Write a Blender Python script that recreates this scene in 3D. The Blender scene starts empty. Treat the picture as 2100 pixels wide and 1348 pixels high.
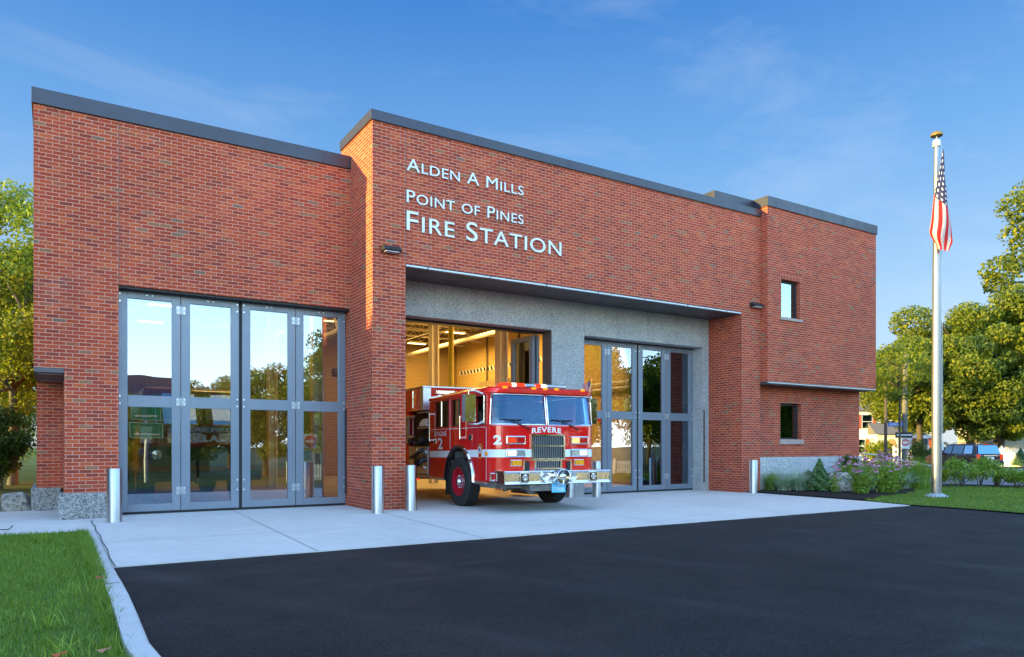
import bpy, bmesh, math, random
import numpy as np
from mathutils import Vector, Matrix, noise as mnoise
R = math.radians
scene = bpy.context.scene
COL = scene.collection
random.seed(7)

# ------------------------------------------------------------------ mesh helpers
class MB:
    """collects geometry and links it as ONE mesh object"""
    def __init__(s):
        s.v = []; s.f = []; s.m = []; s.cuts = []
    def add(s, vs, fs, m=0):
        o = len(s.v); s.cuts.append((o, len(s.f)))
        s.v.extend([tuple(p) for p in vs])
        for f in fs:
            s.f.append(tuple(i + o for i in f)); s.m.append(m)
        return s
    def box(s, x0, x1, y0, y1, z0, z1, m=0):
        vs = [(x0,y0,z0),(x1,y0,z0),(x1,y1,z0),(x0,y1,z0),(x0,y0,z1),(x1,y0,z1),(x1,y1,z1),(x0,y1,z1)]
        return s.add(vs, [(0,3,2,1),(4,5,6,7),(0,1,5,4),(1,2,6,5),(2,3,7,6),(3,0,4,7)], m)
    def prism(s, poly, axis, a, b, m=0):
        """poly: 2d points; axis 'x': (y,z), 'y': (x,z), 'z': (x,y)"""
        n = len(poly)
        def mk(p, t):
            return (t,p[0],p[1]) if axis == 'x' else (p[0],t,p[1]) if axis == 'y' else (p[0],p[1],t)
        vs = [mk(p,a) for p in poly] + [mk(p,b) for p in poly]
        fs = [tuple(range(n))[::-1], tuple(range(n,2*n))]
        for i in range(n):
            j = (i+1) % n
            fs.append((i,j,n+j,n+i))
        return s.add(vs, fs, m)
    def loft(s, loops, m=0, cap=True, closed=True):
        n = len(loops[0]); vs = [p for l in loops for p in l]; fs = []
        for k in range(len(loops)-1):
            for i in range(n if closed else n-1):
                j = (i+1) % n
                fs.append((k*n+i, k*n+j, (k+1)*n+j, (k+1)*n+i))
        if cap:
            fs.append(tuple(range(n))[::-1]); fs.append(tuple((len(loops)-1)*n+i for i in range(n)))
        return s.add(vs, fs, m)
    def tube(s, pts, rad, seg=8, m=0, cap=True):
        pts = [Vector(p) for p in pts]
        if not isinstance(rad, (list,tuple)): rad = [rad]*len(pts)
        loops = []; up = None
        for i, p in enumerate(pts):
            d = (pts[min(i+1,len(pts)-1)] - pts[max(i-1,0)]).normalized()
            if up is None:
                up = d.cross(Vector((0.3,0.2,1)) if abs(d.z) < 0.9 else Vector((1,0.1,0))).normalized()
            else:
                up = (up - d*up.dot(d)).normalized()
            w = d.cross(up)
            loops.append([p + (up*math.cos(t) + w*math.sin(t))*rad[i] for t in [2*math.pi*k/seg for k in range(seg)]])
        return s.loft(loops, m, cap)
    def lathe(s, prof, c=(0,0,0), axis='z', seg=24, m=0, cap=True, sx=1, sy=1):
        """prof: (radius, height) list along axis"""
        loops = []
        for r, h in prof:
            l = []
            for k in range(seg):
                t = 2*math.pi*k/seg; a, b = r*math.cos(t)*sx, r*math.sin(t)*sy
                if axis == 'z': q = (a, b, h)
                elif axis == 'y': q = (a, h, -b)
                else: q = (h, a, b)
                l.append((c[0]+q[0], c[1]+q[1], c[2]+q[2]))
            loops.append(l)
        return s.loft(loops, m, cap)
    def wall(s, plane, a, b, us, zs, solid, m=0):
        """grid wall; plane 'y': u is x, between y=a and y=b; 'x': u is y.  solid(i,j) tells which cells exist"""
        nu, nz = len(us)-1, len(zs)-1
        def P(u, t, z): return (u,t,z) if plane == 'y' else (t,u,z)
        S = lambda i,j: 0 <= i < nu and 0 <= j < nz and solid(i,j)
        for i in range(nu):
            for j in range(nz):
                if not S(i,j): continue
                u0,u1,z0,z1 = us[i],us[i+1],zs[j],zs[j+1]
                q = [[P(u0,a,z0),P(u1,a,z0),P(u1,a,z1),P(u0,a,z1)], [P(u1,b,z0),P(u0,b,z0),P(u0,b,z1),P(u1,b,z1)]]
                if not S(i-1,j): q.append([P(u0,b,z0),P(u0,a,z0),P(u0,a,z1),P(u0,b,z1)])
                if not S(i+1,j): q.append([P(u1,a,z0),P(u1,b,z0),P(u1,b,z1),P(u1,a,z1)])
                if not S(i,j-1): q.append([P(u0,b,z0),P(u1,b,z0),P(u1,a,z0),P(u0,a,z0)])
                if not S(i,j+1): q.append([P(u0,a,z1),P(u1,a,z1),P(u1,b,z1),P(u0,b,z1)])
                for f in q: s.add(f, [(0,1,2,3)], m)
        return s
    def xf(s, M, start=0):
        for i in range(start, len(s.v)):
            s.v[i] = tuple(M @ Vector(s.v[i]))
        return s
    def build(s, name, mats, parent=None, smooth=None, bevel=0, seg=2, weld=True):
        me = bpy.data.meshes.new(name)
        me.from_pydata(s.v, [], s.f)
        if not isinstance(mats, (list,tuple)): mats = [mats]
        for q in mats: me.materials.append(q)
        if len(mats) > 1: me.polygons.foreach_set('material_index', s.m)
        bm = bmesh.new(); bm.from_mesh(me)
        if weld: bmesh.ops.remove_doubles(bm, verts=bm.verts, dist=0.0004)
        bmesh.ops.recalc_face_normals(bm, faces=bm.faces)
        bm.to_mesh(me); bm.free()
        return link(name, me, parent, smooth, bevel, seg)

def build_each(mb, name, mats, parent=None, **kw):
    """every shape added to mb becomes a part of its own"""
    cuts = mb.cuts+[(len(mb.v), len(mb.f))]; out = []
    for (v0,f0),(v1,f1) in zip(cuts, cuts[1:]):
        q = MB(); q.add(mb.v[v0:v1], [tuple(i-v0 for i in f) for f in mb.f[f0:f1]]); q.m = mb.m[f0:f1]
        out.append(q.build(name, mats, parent, **kw))
    return out
def build_words(mb, body, name, mat, parent):
    """lettering fitted as one line, linked word by word"""
    n = len(mb.v); par = list(range(n))
    def find(a):
        while par[a] != a: par[a] = par[par[a]]; a = par[a]
        return a
    for f in mb.f:
        for i in f[1:]: par[find(i)] = find(f[0])
    comp = {}
    for i in range(n): comp.setdefault(find(i), []).append(i)
    spans = []
    for r, idx in comp.items(): xs_ = [mb.v[i][0] for i in idx]; spans.append((min(xs_), max(xs_), r))
    spans.sort(); letters = []
    for a, b, r in spans:                       # pieces that overlap in x belong to one letter
        if letters and a < letters[-1][1]-0.35*min(b-a, letters[-1][1]-letters[-1][0]): letters[-1][1] = max(letters[-1][1], b); letters[-1][2].append(r)
        else: letters.append([a, b, [r]])
    k = 0
    for wd in body.split(' '):
        roots = {r for L in letters[k:k+len(wd)] for r in L[2]}; k += len(wd)
        if wd == body.split(' ')[-1]: roots |= {r for L in letters[k:] for r in L[2]}
        mp = {}; q = MB(); vs = []; fs = []
        for f in mb.f:
            if find(f[0]) in roots:
                for i in f:
                    if i not in mp: mp[i] = len(vs); vs.append(mb.v[i])
                fs.append(tuple(mp[i] for i in f))
        if fs: q.add(vs, fs); q.build(name, mat, parent)

def link(name, me, parent=None, smooth=None, bevel=0, seg=2):
    if smooth is not None:
        for p in me.polygons: p.use_smooth = True
        me.set_sharp_from_angle(angle=R(smooth))
    o = bpy.data.objects.new(name, me); COL.objects.link(o)
    if parent is not None: o.parent = parent
    if bevel:
        b = o.modifiers.new('edge', 'BEVEL'); b.width = bevel; b.segments = seg; b.limit_method = 'ANGLE'; b.angle_limit = R(40)
        b.harden_normals = False
    return o

def tag(o, label, cat, group=None, kind=None):
    o['label'] = label; o['category'] = cat
    if group: o['group'] = group
    if kind: o['kind'] = kind
    return o
def struct(o):
    o['kind'] = 'structure'; return o
def thing(name, label, cat, loc=(0,0,0), rz=0, group=None):
    o = bpy.data.objects.new(name, None); COL.objects.link(o)
    o.location = loc; o.rotation_euler = (0,0,rz); o.empty_display_size = 0.2
    return tag(o, label, cat, group)
def dup(root, loc, rz=0, label=None, scale=None):
    r = root.copy(); COL.objects.link(r); r.location = loc; r.rotation_euler = (0,0,rz)
    if scale: r.scale = (scale,scale,scale) if not isinstance(scale, tuple) else scale
    if label: r['label'] = label
    for ch in list(root.children):
        c = ch.copy(); COL.objects.link(c); c.parent = r
        for g in list(ch.children):
            d = g.copy(); COL.objects.link(d); d.parent = c
    return r

def fast_mesh(name, verts, faces4, mat, uvs=None):
    """verts (N,3), faces (M,k) numpy"""
    me = bpy.data.meshes.new(name)
    k = faces4.shape[1]; M = faces4.shape[0]
    me.vertices.add(len(verts)); me.vertices.foreach_set('co', np.ascontiguousarray(verts, dtype=np.float32).ravel())
    me.loops.add(M*k); me.loops.foreach_set('vertex_index', np.ascontiguousarray(faces4, dtype=np.int32).ravel())
    me.polygons.add(M)
    me.polygons.foreach_set('loop_start', np.arange(0, M*k, k, dtype=np.int32))
    me.update(calc_edges=True)
    me.materials.append(mat)
    return me

def text_geo(body, size=1.0, extrude=0.0, bold=0.0, small=None, space=1.0):
    cu = bpy.data.curves.new('lettering_curve', 'FONT')
    cu.body = body; cu.size = size; cu.extrude = extrude; cu.offset = bold; cu.space_character = space
    cu.resolution_u = 6
    if small:
        cu.small_caps_scale = small
        for f in cu.body_format: f.use_small_caps = True
    ob = bpy.data.objects.new('lettering_source', cu); COL.objects.link(ob)
    dg = bpy.context.evaluated_depsgraph_get()
    me = bpy.data.meshes.new_from_object(ob.evaluated_get(dg))
    vs = [tuple(v.co) for v in me.vertices]; fs = [tuple(p.vertices) for p in me.polygons]
    bpy.data.objects.remove(ob); bpy.data.curves.remove(cu); bpy.data.meshes.remove(me)
    return vs, fs
def put_text(mb, body, x0, x1, z0, z1, mapf, extrude=0.0, bold=0.0, small=None, space=1.0, m=0):
    """fit the text to the rectangle x0..x1, z0..z1 and map (x, z, depth) through mapf"""
    vs, fs = text_geo(body, 1.0, 0.5 if extrude else 0.0, bold, small, space)
    xs = [v[0] for v in vs]; ys = [v[1] for v in vs]
    ax, bx, ay, by = min(xs), max(xs), min(ys), max(ys)
    out = []
    for v in vs:
        u = x0 + (v[0]-ax)/(bx-ax)*(x1-x0); w = z0 + (v[1]-ay)/(by-ay)*(z1-z0)
        out.append(mapf(u, w, v[2]*2*extrude if extrude else 0.0))
    mb.add(out, fs, m)
    return mb

# ------------------------------------------------------------------ material helpers
def newmat(name):
    m = bpy.data.materials.new(name); m.use_nodes = True
    nt = m.node_tree; nt.nodes.clear()
    out = nt.nodes.new('ShaderNodeOutputMaterial')
    return m, nt, out
def N(nt, typ, ins=None, **props):
    n = nt.nodes.new(typ)
    for k, v in props.items(): setattr(n, k, v)
    for k, v in (ins or {}).items():
        s = n.inputs[k]
        if isinstance(v, bpy.types.NodeSocket): nt.links.new(v, s)
        else: s.default_value = v
    return n
def MA(nt, op, a, b=None, c=None, clamp=False):
    n = nt.nodes.new('ShaderNodeMath'); n.operation = op; n.use_clamp = clamp
    for i, v in enumerate((a,b,c)):
        if v is None: continue
        if isinstance(v, bpy.types.NodeSocket): nt.links.new(v, n.inputs[i])
        else: n.inputs[i].default_value = v
    return n.outputs[0]
def MIX(nt, fac, a, b, blend='MIX'):
    n = nt.nodes.new('ShaderNodeMix'); n.data_type = 'RGBA'; n.blend_type = blend
    for s, v in ((n.inputs[0],fac),(n.inputs[6],a),(n.inputs[7],b)):
        if isinstance(v, bpy.types.NodeSocket): nt.links.new(v, s)
        else: s.default_value = v if not isinstance(v, tuple) or len(v) == 4 else v + (1,)
    return n.outputs[2]
def RAMP(nt, fac, stops, interp='LINEAR'):
    n = nt.nodes.new('ShaderNodeValToRGB'); cr = n.color_ramp; cr.interpolation = interp
    while len(cr.elements) < len(stops): cr.elements.new(0.5)
    for e, (p, c) in zip(cr.elements, stops):
        e.position = p; e.color = c if len(c) == 4 else tuple(c) + (1,)
    nt.links.new(fac, n.inputs[0])
    return n.outputs[0]
def NOISE(nt, vec, scale, detail=3, rough=0.55, dist=0.0, out='Fac'):
    n = nt.nodes.new('ShaderNodeTexNoise'); n.inputs['Scale'].default_value = scale; n.inputs['Detail'].default_value = detail
    n.inputs['Roughness'].default_value = rough; n.inputs['Distortion'].default_value = dist
    if vec is not None: nt.links.new(vec, n.inputs['Vector'])
    return n.outputs[out]
def MAPR(nt, v, a, b, c=0.0, d=1.0):
    n = nt.nodes.new('ShaderNodeMapRange'); n.clamp = True
    nt.links.new(v, n.inputs[0])
    for i, q in enumerate((a,b,c,d)): n.inputs[i+1].default_value = q
    return n.outputs[0]
def POS(nt): return nt.nodes.new('ShaderNodeNewGeometry').outputs['Position']
def OBJ(nt): return nt.nodes.new('ShaderNodeTexCoord').outputs['Object']
def BUMP(nt, h, strength=0.3, dist=0.01):
    return N(nt, 'ShaderNodeBump', {'Strength': strength, 'Distance': dist, 'Height': h}).outputs[0]
def finish(nt, out, color, rough=0.5, metal=0.0, bump=None, spec=0.5, coat=0.0, **extra):
    p = nt.nodes.new('ShaderNodeBsdfPrincipled')
    def st(k, v):
        if isinstance(v, bpy.types.NodeSocket): nt.links.new(v, p.inputs[k])
        else: p.inputs[k].default_value = v if not (isinstance(v, tuple) and len(v) == 3 and k in ('Base Color','Emission Color')) else v + (1,)
    st('Base Color', color); st('Roughness', rough); st('Metallic', metal); st('Specular IOR Level', spec); st('Coat Weight', coat)
    if coat: st('Coat Roughness', 0.03)
    for k, v in extra.items(): st(k.replace('_',' '), v)
    if bump is not None: nt.links.new(bump, p.inputs['Normal'])
    nt.links.new(p.outputs[0], out.inputs[0])
    return p
def simple(name, color, rough=0.5, metal=0.0, var=0.12, scale=6.0, spec=0.5, coat=0.0, bump=0.0, bscale=60, **extra):
    """plain paint / metal with a little wear so that no surface is perfectly uniform"""
    m, nt, out = newmat(name)
    o = OBJ(nt); n = NOISE(nt, o, scale, 4)
    c = MIX(nt, MAPR(nt, n, 0.3, 0.7), tuple(q*(1-var) for q in color), tuple(min(1,q*(1+var)) for q in color))
    r = MAPR(nt, NOISE(nt, o, scale*2.3, 3), 0.25, 0.75, max(0.0, rough-0.07), min(1, rough+0.07))
    b = BUMP(nt, NOISE(nt, o, bscale, 3), bump, 0.004) if bump else None
    finish(nt, out, c, r, metal, b, spec, coat, **extra)
    return m
def emit(name, color, strength):
    m, nt, out = newmat(name)
    e = N(nt, 'ShaderNodeEmission', {'Color': tuple(color)+(1,), 'Strength': strength})
    nt.links.new(e.outputs[0], out.inputs[0])
    return m
# ------------------------------------------------------------------ materials
def wall_uv(nt):
    g = nt.nodes.new('ShaderNodeNewGeometry')
    sp = N(nt, 'ShaderNodeSeparateXYZ', {0: g.outputs['Position']}); sn = N(nt, 'ShaderNodeSeparateXYZ', {0: g.outputs['True Normal']})
    sx = MA(nt, 'GREATER_THAN', MA(nt, 'ABSOLUTE', sn.outputs[0]), 0.5); sz = MA(nt, 'GREATER_THAN', MA(nt, 'ABSOLUTE', sn.outputs[2]), 0.5)
    def sel(f, a, b): return MA(nt, 'ADD', MA(nt, 'MULTIPLY', a, MA(nt, 'SUBTRACT', 1.0, f)), MA(nt, 'MULTIPLY', b, f))
    return sel(sx, sp.outputs[0], sp.outputs[1]), sel(sz, sp.outputs[2], sp.outputs[1]), g.outputs['Position'], sx

def brick_mat(name, soldier=False, w=0.2032, h=0.0677, paint=None, joint=0.0058):
    m, nt, out = newmat(name)
    u, v, pos, sx = wall_uv(nt)
    if soldier: u, v = v, u
    rv = MA(nt, 'DIVIDE', v, h); row = MA(nt, 'FLOOR', rv); fv = MA(nt, 'FRACT', rv)
    uu = MA(nt, 'ADD', MA(nt, 'DIVIDE', u, w), MA(nt, 'MULTIPLY', MA(nt, 'FLOORED_MODULO', row, 2.0), 0.0 if soldier else 0.5))
    col = MA(nt, 'FLOOR', uu); fu = MA(nt, 'FRACT', uu)
    wob = MA(nt, 'MULTIPLY', MA(nt, 'SUBTRACT', NOISE(nt, pos, 45, 2), 0.5), 0.003)
    du = MA(nt, 'MULTIPLY', MA(nt, 'MINIMUM', fu, MA(nt, 'SUBTRACT', 1.0, fu)), w)
    dv = MA(nt, 'MULTIPLY', MA(nt, 'MINIMUM', fv, MA(nt, 'SUBTRACT', 1.0, fv)), h)
    d = MA(nt, 'ADD', MA(nt, 'MINIMUM', du, dv), wob)
    mask = MAPR(nt, d, joint-0.0012, joint+0.0012)
    cv = N(nt, 'ShaderNodeCombineXYZ', {0: col, 1: row, 2: sx}).outputs[0]
    wn = N(nt, 'ShaderNodeTexWhiteNoise', {0: cv}, noise_dimensions='3D')
    if paint is None:
        base = RAMP(nt, wn.outputs['Value'], [(0,(0.26,0.042,0.024)),(0.09,(0.36,0.050,0.021)),(0.28,(0.42,0.061,0.023)),(0.48,(0.47,0.073,0.026)),(0.66,(0.40,0.053,0.021)),(0.80,(0.51,0.098,0.032)),(0.92,(0.36,0.092,0.042)),(0.965,(0.29,0.135,0.066)),(0.99,(0.19,0.13,0.085))], 'CONSTANT')
        wn2 = N(nt, 'ShaderNodeTexWhiteNoise', {0: N(nt,'ShaderNodeVectorMath',{0:cv,1:(17.3,5.1,3.7)},operation='ADD').outputs[0]}, noise_dimensions='3D')
        # flashed ends: dark bands across part of the bricks
        band = MA(nt, 'GREATER_THAN', MA(nt, 'SINE', MA(nt, 'MULTIPLY', MA(nt, 'ADD', fu, wn2.outputs['Value']), 17.0)), 0.15)
        flash = MA(nt, 'MULTIPLY', MA(nt, 'MULTIPLY', band, MA(nt, 'GREATER_THAN', wn2.outputs['Value'], 0.66)), 0.36)
        base = MIX(nt, flash, base, (0.21,0.046,0.032))
        base = MIX(nt, MAPR(nt, NOISE(nt, pos, 38, 4, 0.65), 0.3, 0.75, 0, 0.3), base, (0.26,0.055,0.032))
        big = MAPR(nt, NOISE(nt, pos, 0.5, 4), 0.3, 0.7, 0.84, 1.12)
        base = MIX(nt, 1.0, base, N(nt,'ShaderNodeCombineXYZ',{0:big,1:big,2:big}).outputs[0], 'MULTIPLY')
        mort = MIX(nt, MAPR(nt, NOISE(nt, pos, 3, 4), 0.3, 0.7), (0.52,0.235,0.165), (0.60,0.305,0.225))
        # faint pale bloom on some patches
        base = MIX(nt, MAPR(nt, NOISE(nt, pos, 0.9, 5, 0.65), 0.60, 0.82, 0, 0.16), base, (0.45,0.33,0.30))
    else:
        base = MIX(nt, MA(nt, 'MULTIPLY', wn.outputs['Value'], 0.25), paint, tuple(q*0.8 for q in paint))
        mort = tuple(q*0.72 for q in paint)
    c = MIX(nt, mask, mort, base)
    if paint is None:
        # rain streaks running down from the copings and a little damp at the foot
        mps = N(nt, 'ShaderNodeMapping', {0: pos, 'Scale': (5.0,5.0,0.22)}).outputs[0]
        st = MA(nt, 'MULTIPLY', MAPR(nt, NOISE(nt, mps, 1.3, 5, 0.65), 0.48, 0.75), MAPR(nt, NOISE(nt, pos, 0.35, 3), 0.35, 0.65))
        c = MIX(nt, MA(nt, 'MULTIPLY', st, 0.30), c, (0.13,0.045,0.035))
        zz = N(nt, 'ShaderNodeSeparateXYZ', {0: pos}).outputs[2]
        foot = MA(nt, 'MULTIPLY', MAPR(nt, zz, 0.75, 0.0, 0.0, 0.40), NOISE(nt, pos, 2.5, 4))
        c = MIX(nt, foot, c, (0.16,0.06,0.05))
    hgt = MA(nt, 'ADD', mask, MA(nt, 'MULTIPLY', NOISE(nt, pos, 120, 3), 0.35))
    finish(nt, out, c, 0.88, 0, BUMP(nt, hgt, 0.55, 0.006), 0.25)
    return m

def granite(name, light, dark, bump=0.15, big=0.0, sc=1.0):
    m, nt, out = newmat(name); p = POS(nt)
    vo = N(nt, 'ShaderNodeTexVoronoi', {'Vector': p, 'Scale': 70*sc}); n1 = NOISE(nt, p, 55*sc, 4, 0.7); n2 = NOISE(nt, p, 2.2, 4)
    f = MA(nt, 'ADD', MA(nt, 'MULTIPLY', N(nt,'ShaderNodeSeparateXYZ',{0:vo.outputs['Color']}).outputs[0], 0.55), MA(nt, 'MULTIPLY', n1, 0.6))
    c = RAMP(nt, f, [(0.22,dark),(0.45,tuple((a+b)/2 for a,b in zip(light,dark))),(0.6,light),(0.9,tuple(min(1,q*1.4) for q in light))])
    c = MIX(nt, 1.0, c, RAMP(nt, n2, [(0.25,(0.82,0.82,0.84)),(0.75,(1.08,1.06,1.03))]), 'MULTIPLY')
    hh = MA(nt, 'ADD', f, MA(nt, 'MULTIPLY', NOISE(nt, p, 7, 5, 0.65), big))
    finish(nt, out, c, 0.75, 0, BUMP(nt, hh, bump, 0.02), 0.3)
    return m

def concrete_mat(name, col=(0.53,0.505,0.47), joints=True):
    m, nt, out = newmat(name); p = POS(nt)
    n = MA(nt, 'ADD', MA(nt, 'MULTIPLY', NOISE(nt, p, 0.45, 6, 0.65), 0.6), MA(nt, 'MULTIPLY', NOISE(nt, p, 5, 5, 0.6), 0.4))
    c = MIX(nt, MAPR(nt, n, 0.3, 0.72), tuple(q*0.80 for q in col), tuple(q*1.12 for q in col))
    # broom finish and tyre scuffs
    mp = N(nt, 'ShaderNodeMapping', {0: p, 'Scale': (0.7,30,1), 'Rotation': (0,0,0.05)}).outputs[0]
    br = NOISE(nt, mp, 3.0, 3)
    c = MIX(nt, MAPR(nt, br, 0.35, 0.7, 0, 0.10), c, tuple(q*0.72 for q in col))
    mp2 = N(nt, 'ShaderNodeMapping', {0: p, 'Scale': (0.22,1.6,1), 'Rotation': (0,0,0.62)}).outputs[0]
    c = MIX(nt, MAPR(nt, NOISE(nt, mp2, 1.6, 6, 0.7, 0.6), 0.58, 0.70, 0, 0.42), c, tuple(q*0.55 for q in col))
    c = MIX(nt, MAPR(nt, NOISE(nt, p, 1.7, 7, 0.75), 0.64, 0.70, 0, 0.22), c, (0.20,0.20,0.21))
    c = MIX(nt, MAPR(nt, NOISE(nt, p, 90, 2), 0.66, 0.74, 0, 0.35), c, tuple(q*0.5 for q in col))
    finish(nt, out, c, 0.8, 0, BUMP(nt, MA(nt,'ADD', br, NOISE(nt, p, 140, 3)), 0.12, 0.004), 0.3)
    return m

def asphalt_mat():
    m, nt, out = newmat('fresh_asphalt'); p = POS(nt)
    vo = N(nt, 'ShaderNodeTexVoronoi', {'Vector': p, 'Scale': 95.0})
    sx = N(nt,'ShaderNodeSeparateXYZ',{0:vo.outputs['Color']}).outputs
    c = RAMP(nt, sx[0], [(0,(0.006,0.006,0.0066)),(0.55,(0.0095,0.0097,0.0105)),(0.86,(0.016,0.0163,0.0175)),(1.0,(0.028,0.028,0.029))], 'LINEAR')
    big = MAPR(nt, NOISE(nt, p, 0.35, 6, 0.6), 0.3, 0.7, 0.72, 1.35)
    c = MIX(nt, 1.0, c, N(nt,'ShaderNodeCombineXYZ',{0:big,1:big,2:big}).outputs[0], 'MULTIPLY')
    mp = N(nt, 'ShaderNodeMapping', {0: p, 'Scale': (0.25,1.3,1), 'Rotation': (0,0,-0.35)}).outputs[0]
    c = MIX(nt, MAPR(nt, NOISE(nt, mp, 0.9, 7, 0.72, 0.4), 0.58, 0.76, 0, 0.38), c, (0.060,0.061,0.064))
    # polished tyre paths swinging out of the bays
    px_ = N(nt,'ShaderNodeSeparateXYZ',{0:p}).outputs
    sw = MA(nt,'ADD',px_[0],MA(nt,'MULTIPLY',MA(nt,'MULTIPLY',px_[1],px_[1]),-0.035))
    tw = MA(nt,'ABSOLUTE',MA(nt,'SUBTRACT',MA(nt,'FRACT',MA(nt,'DIVIDE',MA(nt,'ADD',sw,0.4),2.15)),0.5))
    tm = MA(nt,'MULTIPLY',MAPR(nt,tw,0.13,0.02,0,1),MAPR(nt,NOISE(nt,p,0.55,5,0.65),0.42,0.68,0,0.55))
    c = MIX(nt, tm, c, (0.030,0.031,0.033))
    # scattered pale grit
    v2 = N(nt, 'ShaderNodeTexVoronoi', {'Vector': p, 'Scale': 5.0}); s2 = N(nt,'ShaderNodeSeparateXYZ',{0:v2.outputs['Color']}).outputs
    grit = MA(nt, 'MULTIPLY', MA(nt, 'LESS_THAN', v2.outputs['Distance'], MA(nt,'MULTIPLY',s2[1],0.035)), MA(nt, 'GREATER_THAN', s2[0], 0.90))
    c = MIX(nt, grit, c, (0.25,0.25,0.24))
    finish(nt, out, c, MAPR(nt, NOISE(nt, p, 1.2, 4), 0.3, 0.7, 0.66, 0.86), 0, BUMP(nt, MA(nt,'ADD',vo.outputs['Distance'],NOISE(nt,p,60,3)), 0.55, 0.008), 0.22)
    return m

def leaf_mat(name, c1, c2, c3, trans=0.35, rough=0.55):
    m, nt, out = newmat(name)
    g = nt.nodes.new('ShaderNodeNewGeometry')
    oi = nt.nodes.new('ShaderNodeObjectInfo')
    c = RAMP(nt, g.outputs['Random Per Island'], [(0.0,c1),(0.55,c2),(1.0,c3)])
    c = MIX(nt, MAPR(nt, NOISE(nt, g.outputs['Position'], 1.1, 5, 0.65), 0.34, 0.66, 0, 0.70), c, c1)
    p = N(nt, 'ShaderNodeBsdfPrincipled', {'Base Color': c, 'Roughness': rough, 'Specular IOR Level': 0.35})
    t = N(nt, 'ShaderNodeBsdfTranslucent', {'Color': MIX(nt, 0.5, c, (0.26,0.38,0.02))})
    mx = N(nt, 'ShaderNodeMixShader', {0: trans, 1: p.outputs[0], 2: t.outputs[0]})
    nt.links.new(mx.outputs[0], out.inputs[0])
    return m

def pane_mat(name, refl=0.35, tint=(0.82,0.86,0.86), rough=0.0, gloss=(0.80,0.88,0.97), fk=1.3):
    """thin window pane: mirror-like at grazing angles, see-through otherwise"""
    m, nt, out = newmat(name)
    lw = N(nt, 'ShaderNodeFresnel', {'IOR': 1.5}).outputs[0]
    wv = BUMP(nt, NOISE(nt, OBJ(nt), 0.9, 2), 0.06, 0.02)
    g = N(nt, 'ShaderNodeBsdfGlossy', {'Color': tuple(gloss)+(1,), 'Roughness': rough, 'Normal': wv})
    t = N(nt, 'ShaderNodeBsdfTransparent', {'Color': tuple(tint)+(1,)})
    f = MA(nt, 'ADD', MA(nt, 'MULTIPLY', lw, fk), refl, clamp=True)
    mx = N(nt, 'ShaderNodeMixShader', {0: f, 1: t.outputs[0], 2: g.outputs[0]})
    nt.links.new(mx.outputs[0], out.inputs[0])
    return m

def bark_mat(name, c=(0.10,0.08,0.06)):
    m, nt, out = newmat(name); o = OBJ(nt)
    mp = N(nt, 'ShaderNodeMapping', {0: o, 'Scale': (6,6,0.9)}).outputs[0]
    n = NOISE(nt, mp, 3, 5, 0.7)
    finish(nt, out, MIX(nt, MAPR(nt, n, 0.3, 0.7), tuple(q*0.5 for q in c), tuple(q*1.4 for q in c)), 0.9, 0, BUMP(nt, n, 0.8, 0.03), 0.2)
    return m

def ground_mat(name, a, b, sc=8, bump=0.4):
    m, nt, out = newmat(name); p = POS(nt)
    n = MA(nt,'ADD', MA(nt,'MULTIPLY',NOISE(nt,p,sc,6,0.7),0.6), MA(nt,'MULTIPLY',NOISE(nt,p,sc*0.08,4),0.4))
    finish(nt, out, MIX(nt, MAPR(nt, n, 0.3, 0.7), a, b), 0.95, 0, BUMP(nt, NOISE(nt,p,sc*4,5,0.7), bump, 0.03), 0.15)
    return m

M = {}
M['brick'] = brick_mat('red_brick'); M['soldier'] = brick_mat('soldier_course_brick', True, 0.2032, 0.0677)
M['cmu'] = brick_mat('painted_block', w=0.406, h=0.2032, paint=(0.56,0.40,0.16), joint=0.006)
M['granite'] = granite('thermal_granite', (0.40,0.395,0.39), (0.18,0.18,0.182), 0.10)
M['granite_rock'] = granite('rock_faced_granite', (0.56,0.56,0.57), (0.20,0.20,0.21), 0.7, 2.2, 0.9)
M['granite_dark'] = granite('grey_granite_base', (0.31,0.30,0.29), (0.055,0.052,0.05), 0.35, 1.0, 0.8)
M['sill'] = simple('pink_stone_sill', (0.40,0.29,0.26), 0.8, bump=0.2)
M['coping'] = simple('dark_metal_coping', (0.040,0.041,0.058), 0.40, 0.2, 0.08, 1.2)
M['bronze'] = simple('bronze_soffit_panel', (0.085,0.075,0.085), 0.5, 0.2, 0.1, 1.5)
M['strip'] = simple('aluminium_strip', (0.46,0.50,0.53), 0.35, 0.3, 0.06, 3)
M['door'] = simple('blue_grey_door_paint', (0.185,0.215,0.265), 0.38, 0.25, 0.06, 1.5)
M['black'] = simple('black_rubber', (0.012,0.012,0.013), 0.7, 0, 0.2, 8)
M['darkmetal'] = simple('dark_metal', (0.03,0.031,0.035), 0.45, 0.4, 0.15, 5)
M['bolt'] = simple('bright_bolt_steel', (0.75,0.77,0.80), 0.3, 0.6, 0.05, 9)
M['steel'] = simple('hinge_steel', (0.36,0.39,0.44), 0.35, 0.7, 0.1, 9)
M['glass'] = pane_mat('door_glass', 0.19, (0.88,0.89,0.87), 0, (0.58,0.70,0.88))
M['winglass'] = pane_mat('window_glass', 0.34, (0.55,0.62,0.62), 0, (0.48,0.64,0.82))
M['concrete'] = concrete_mat('broom_concrete')
M['kerb'] = concrete_mat('kerb_concrete', (0.46,0.46,0.45))
M['intfloor'] = simple('sealed_concrete_floor', (0.24,0.22,0.19), 0.4, 0, 0.15, 0.8)
M['asphalt'] = asphalt_mat()
M['joint'] = simple('joint_filler', (0.09,0.09,0.095), 0.9, 0, 0.25, 12)
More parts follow.
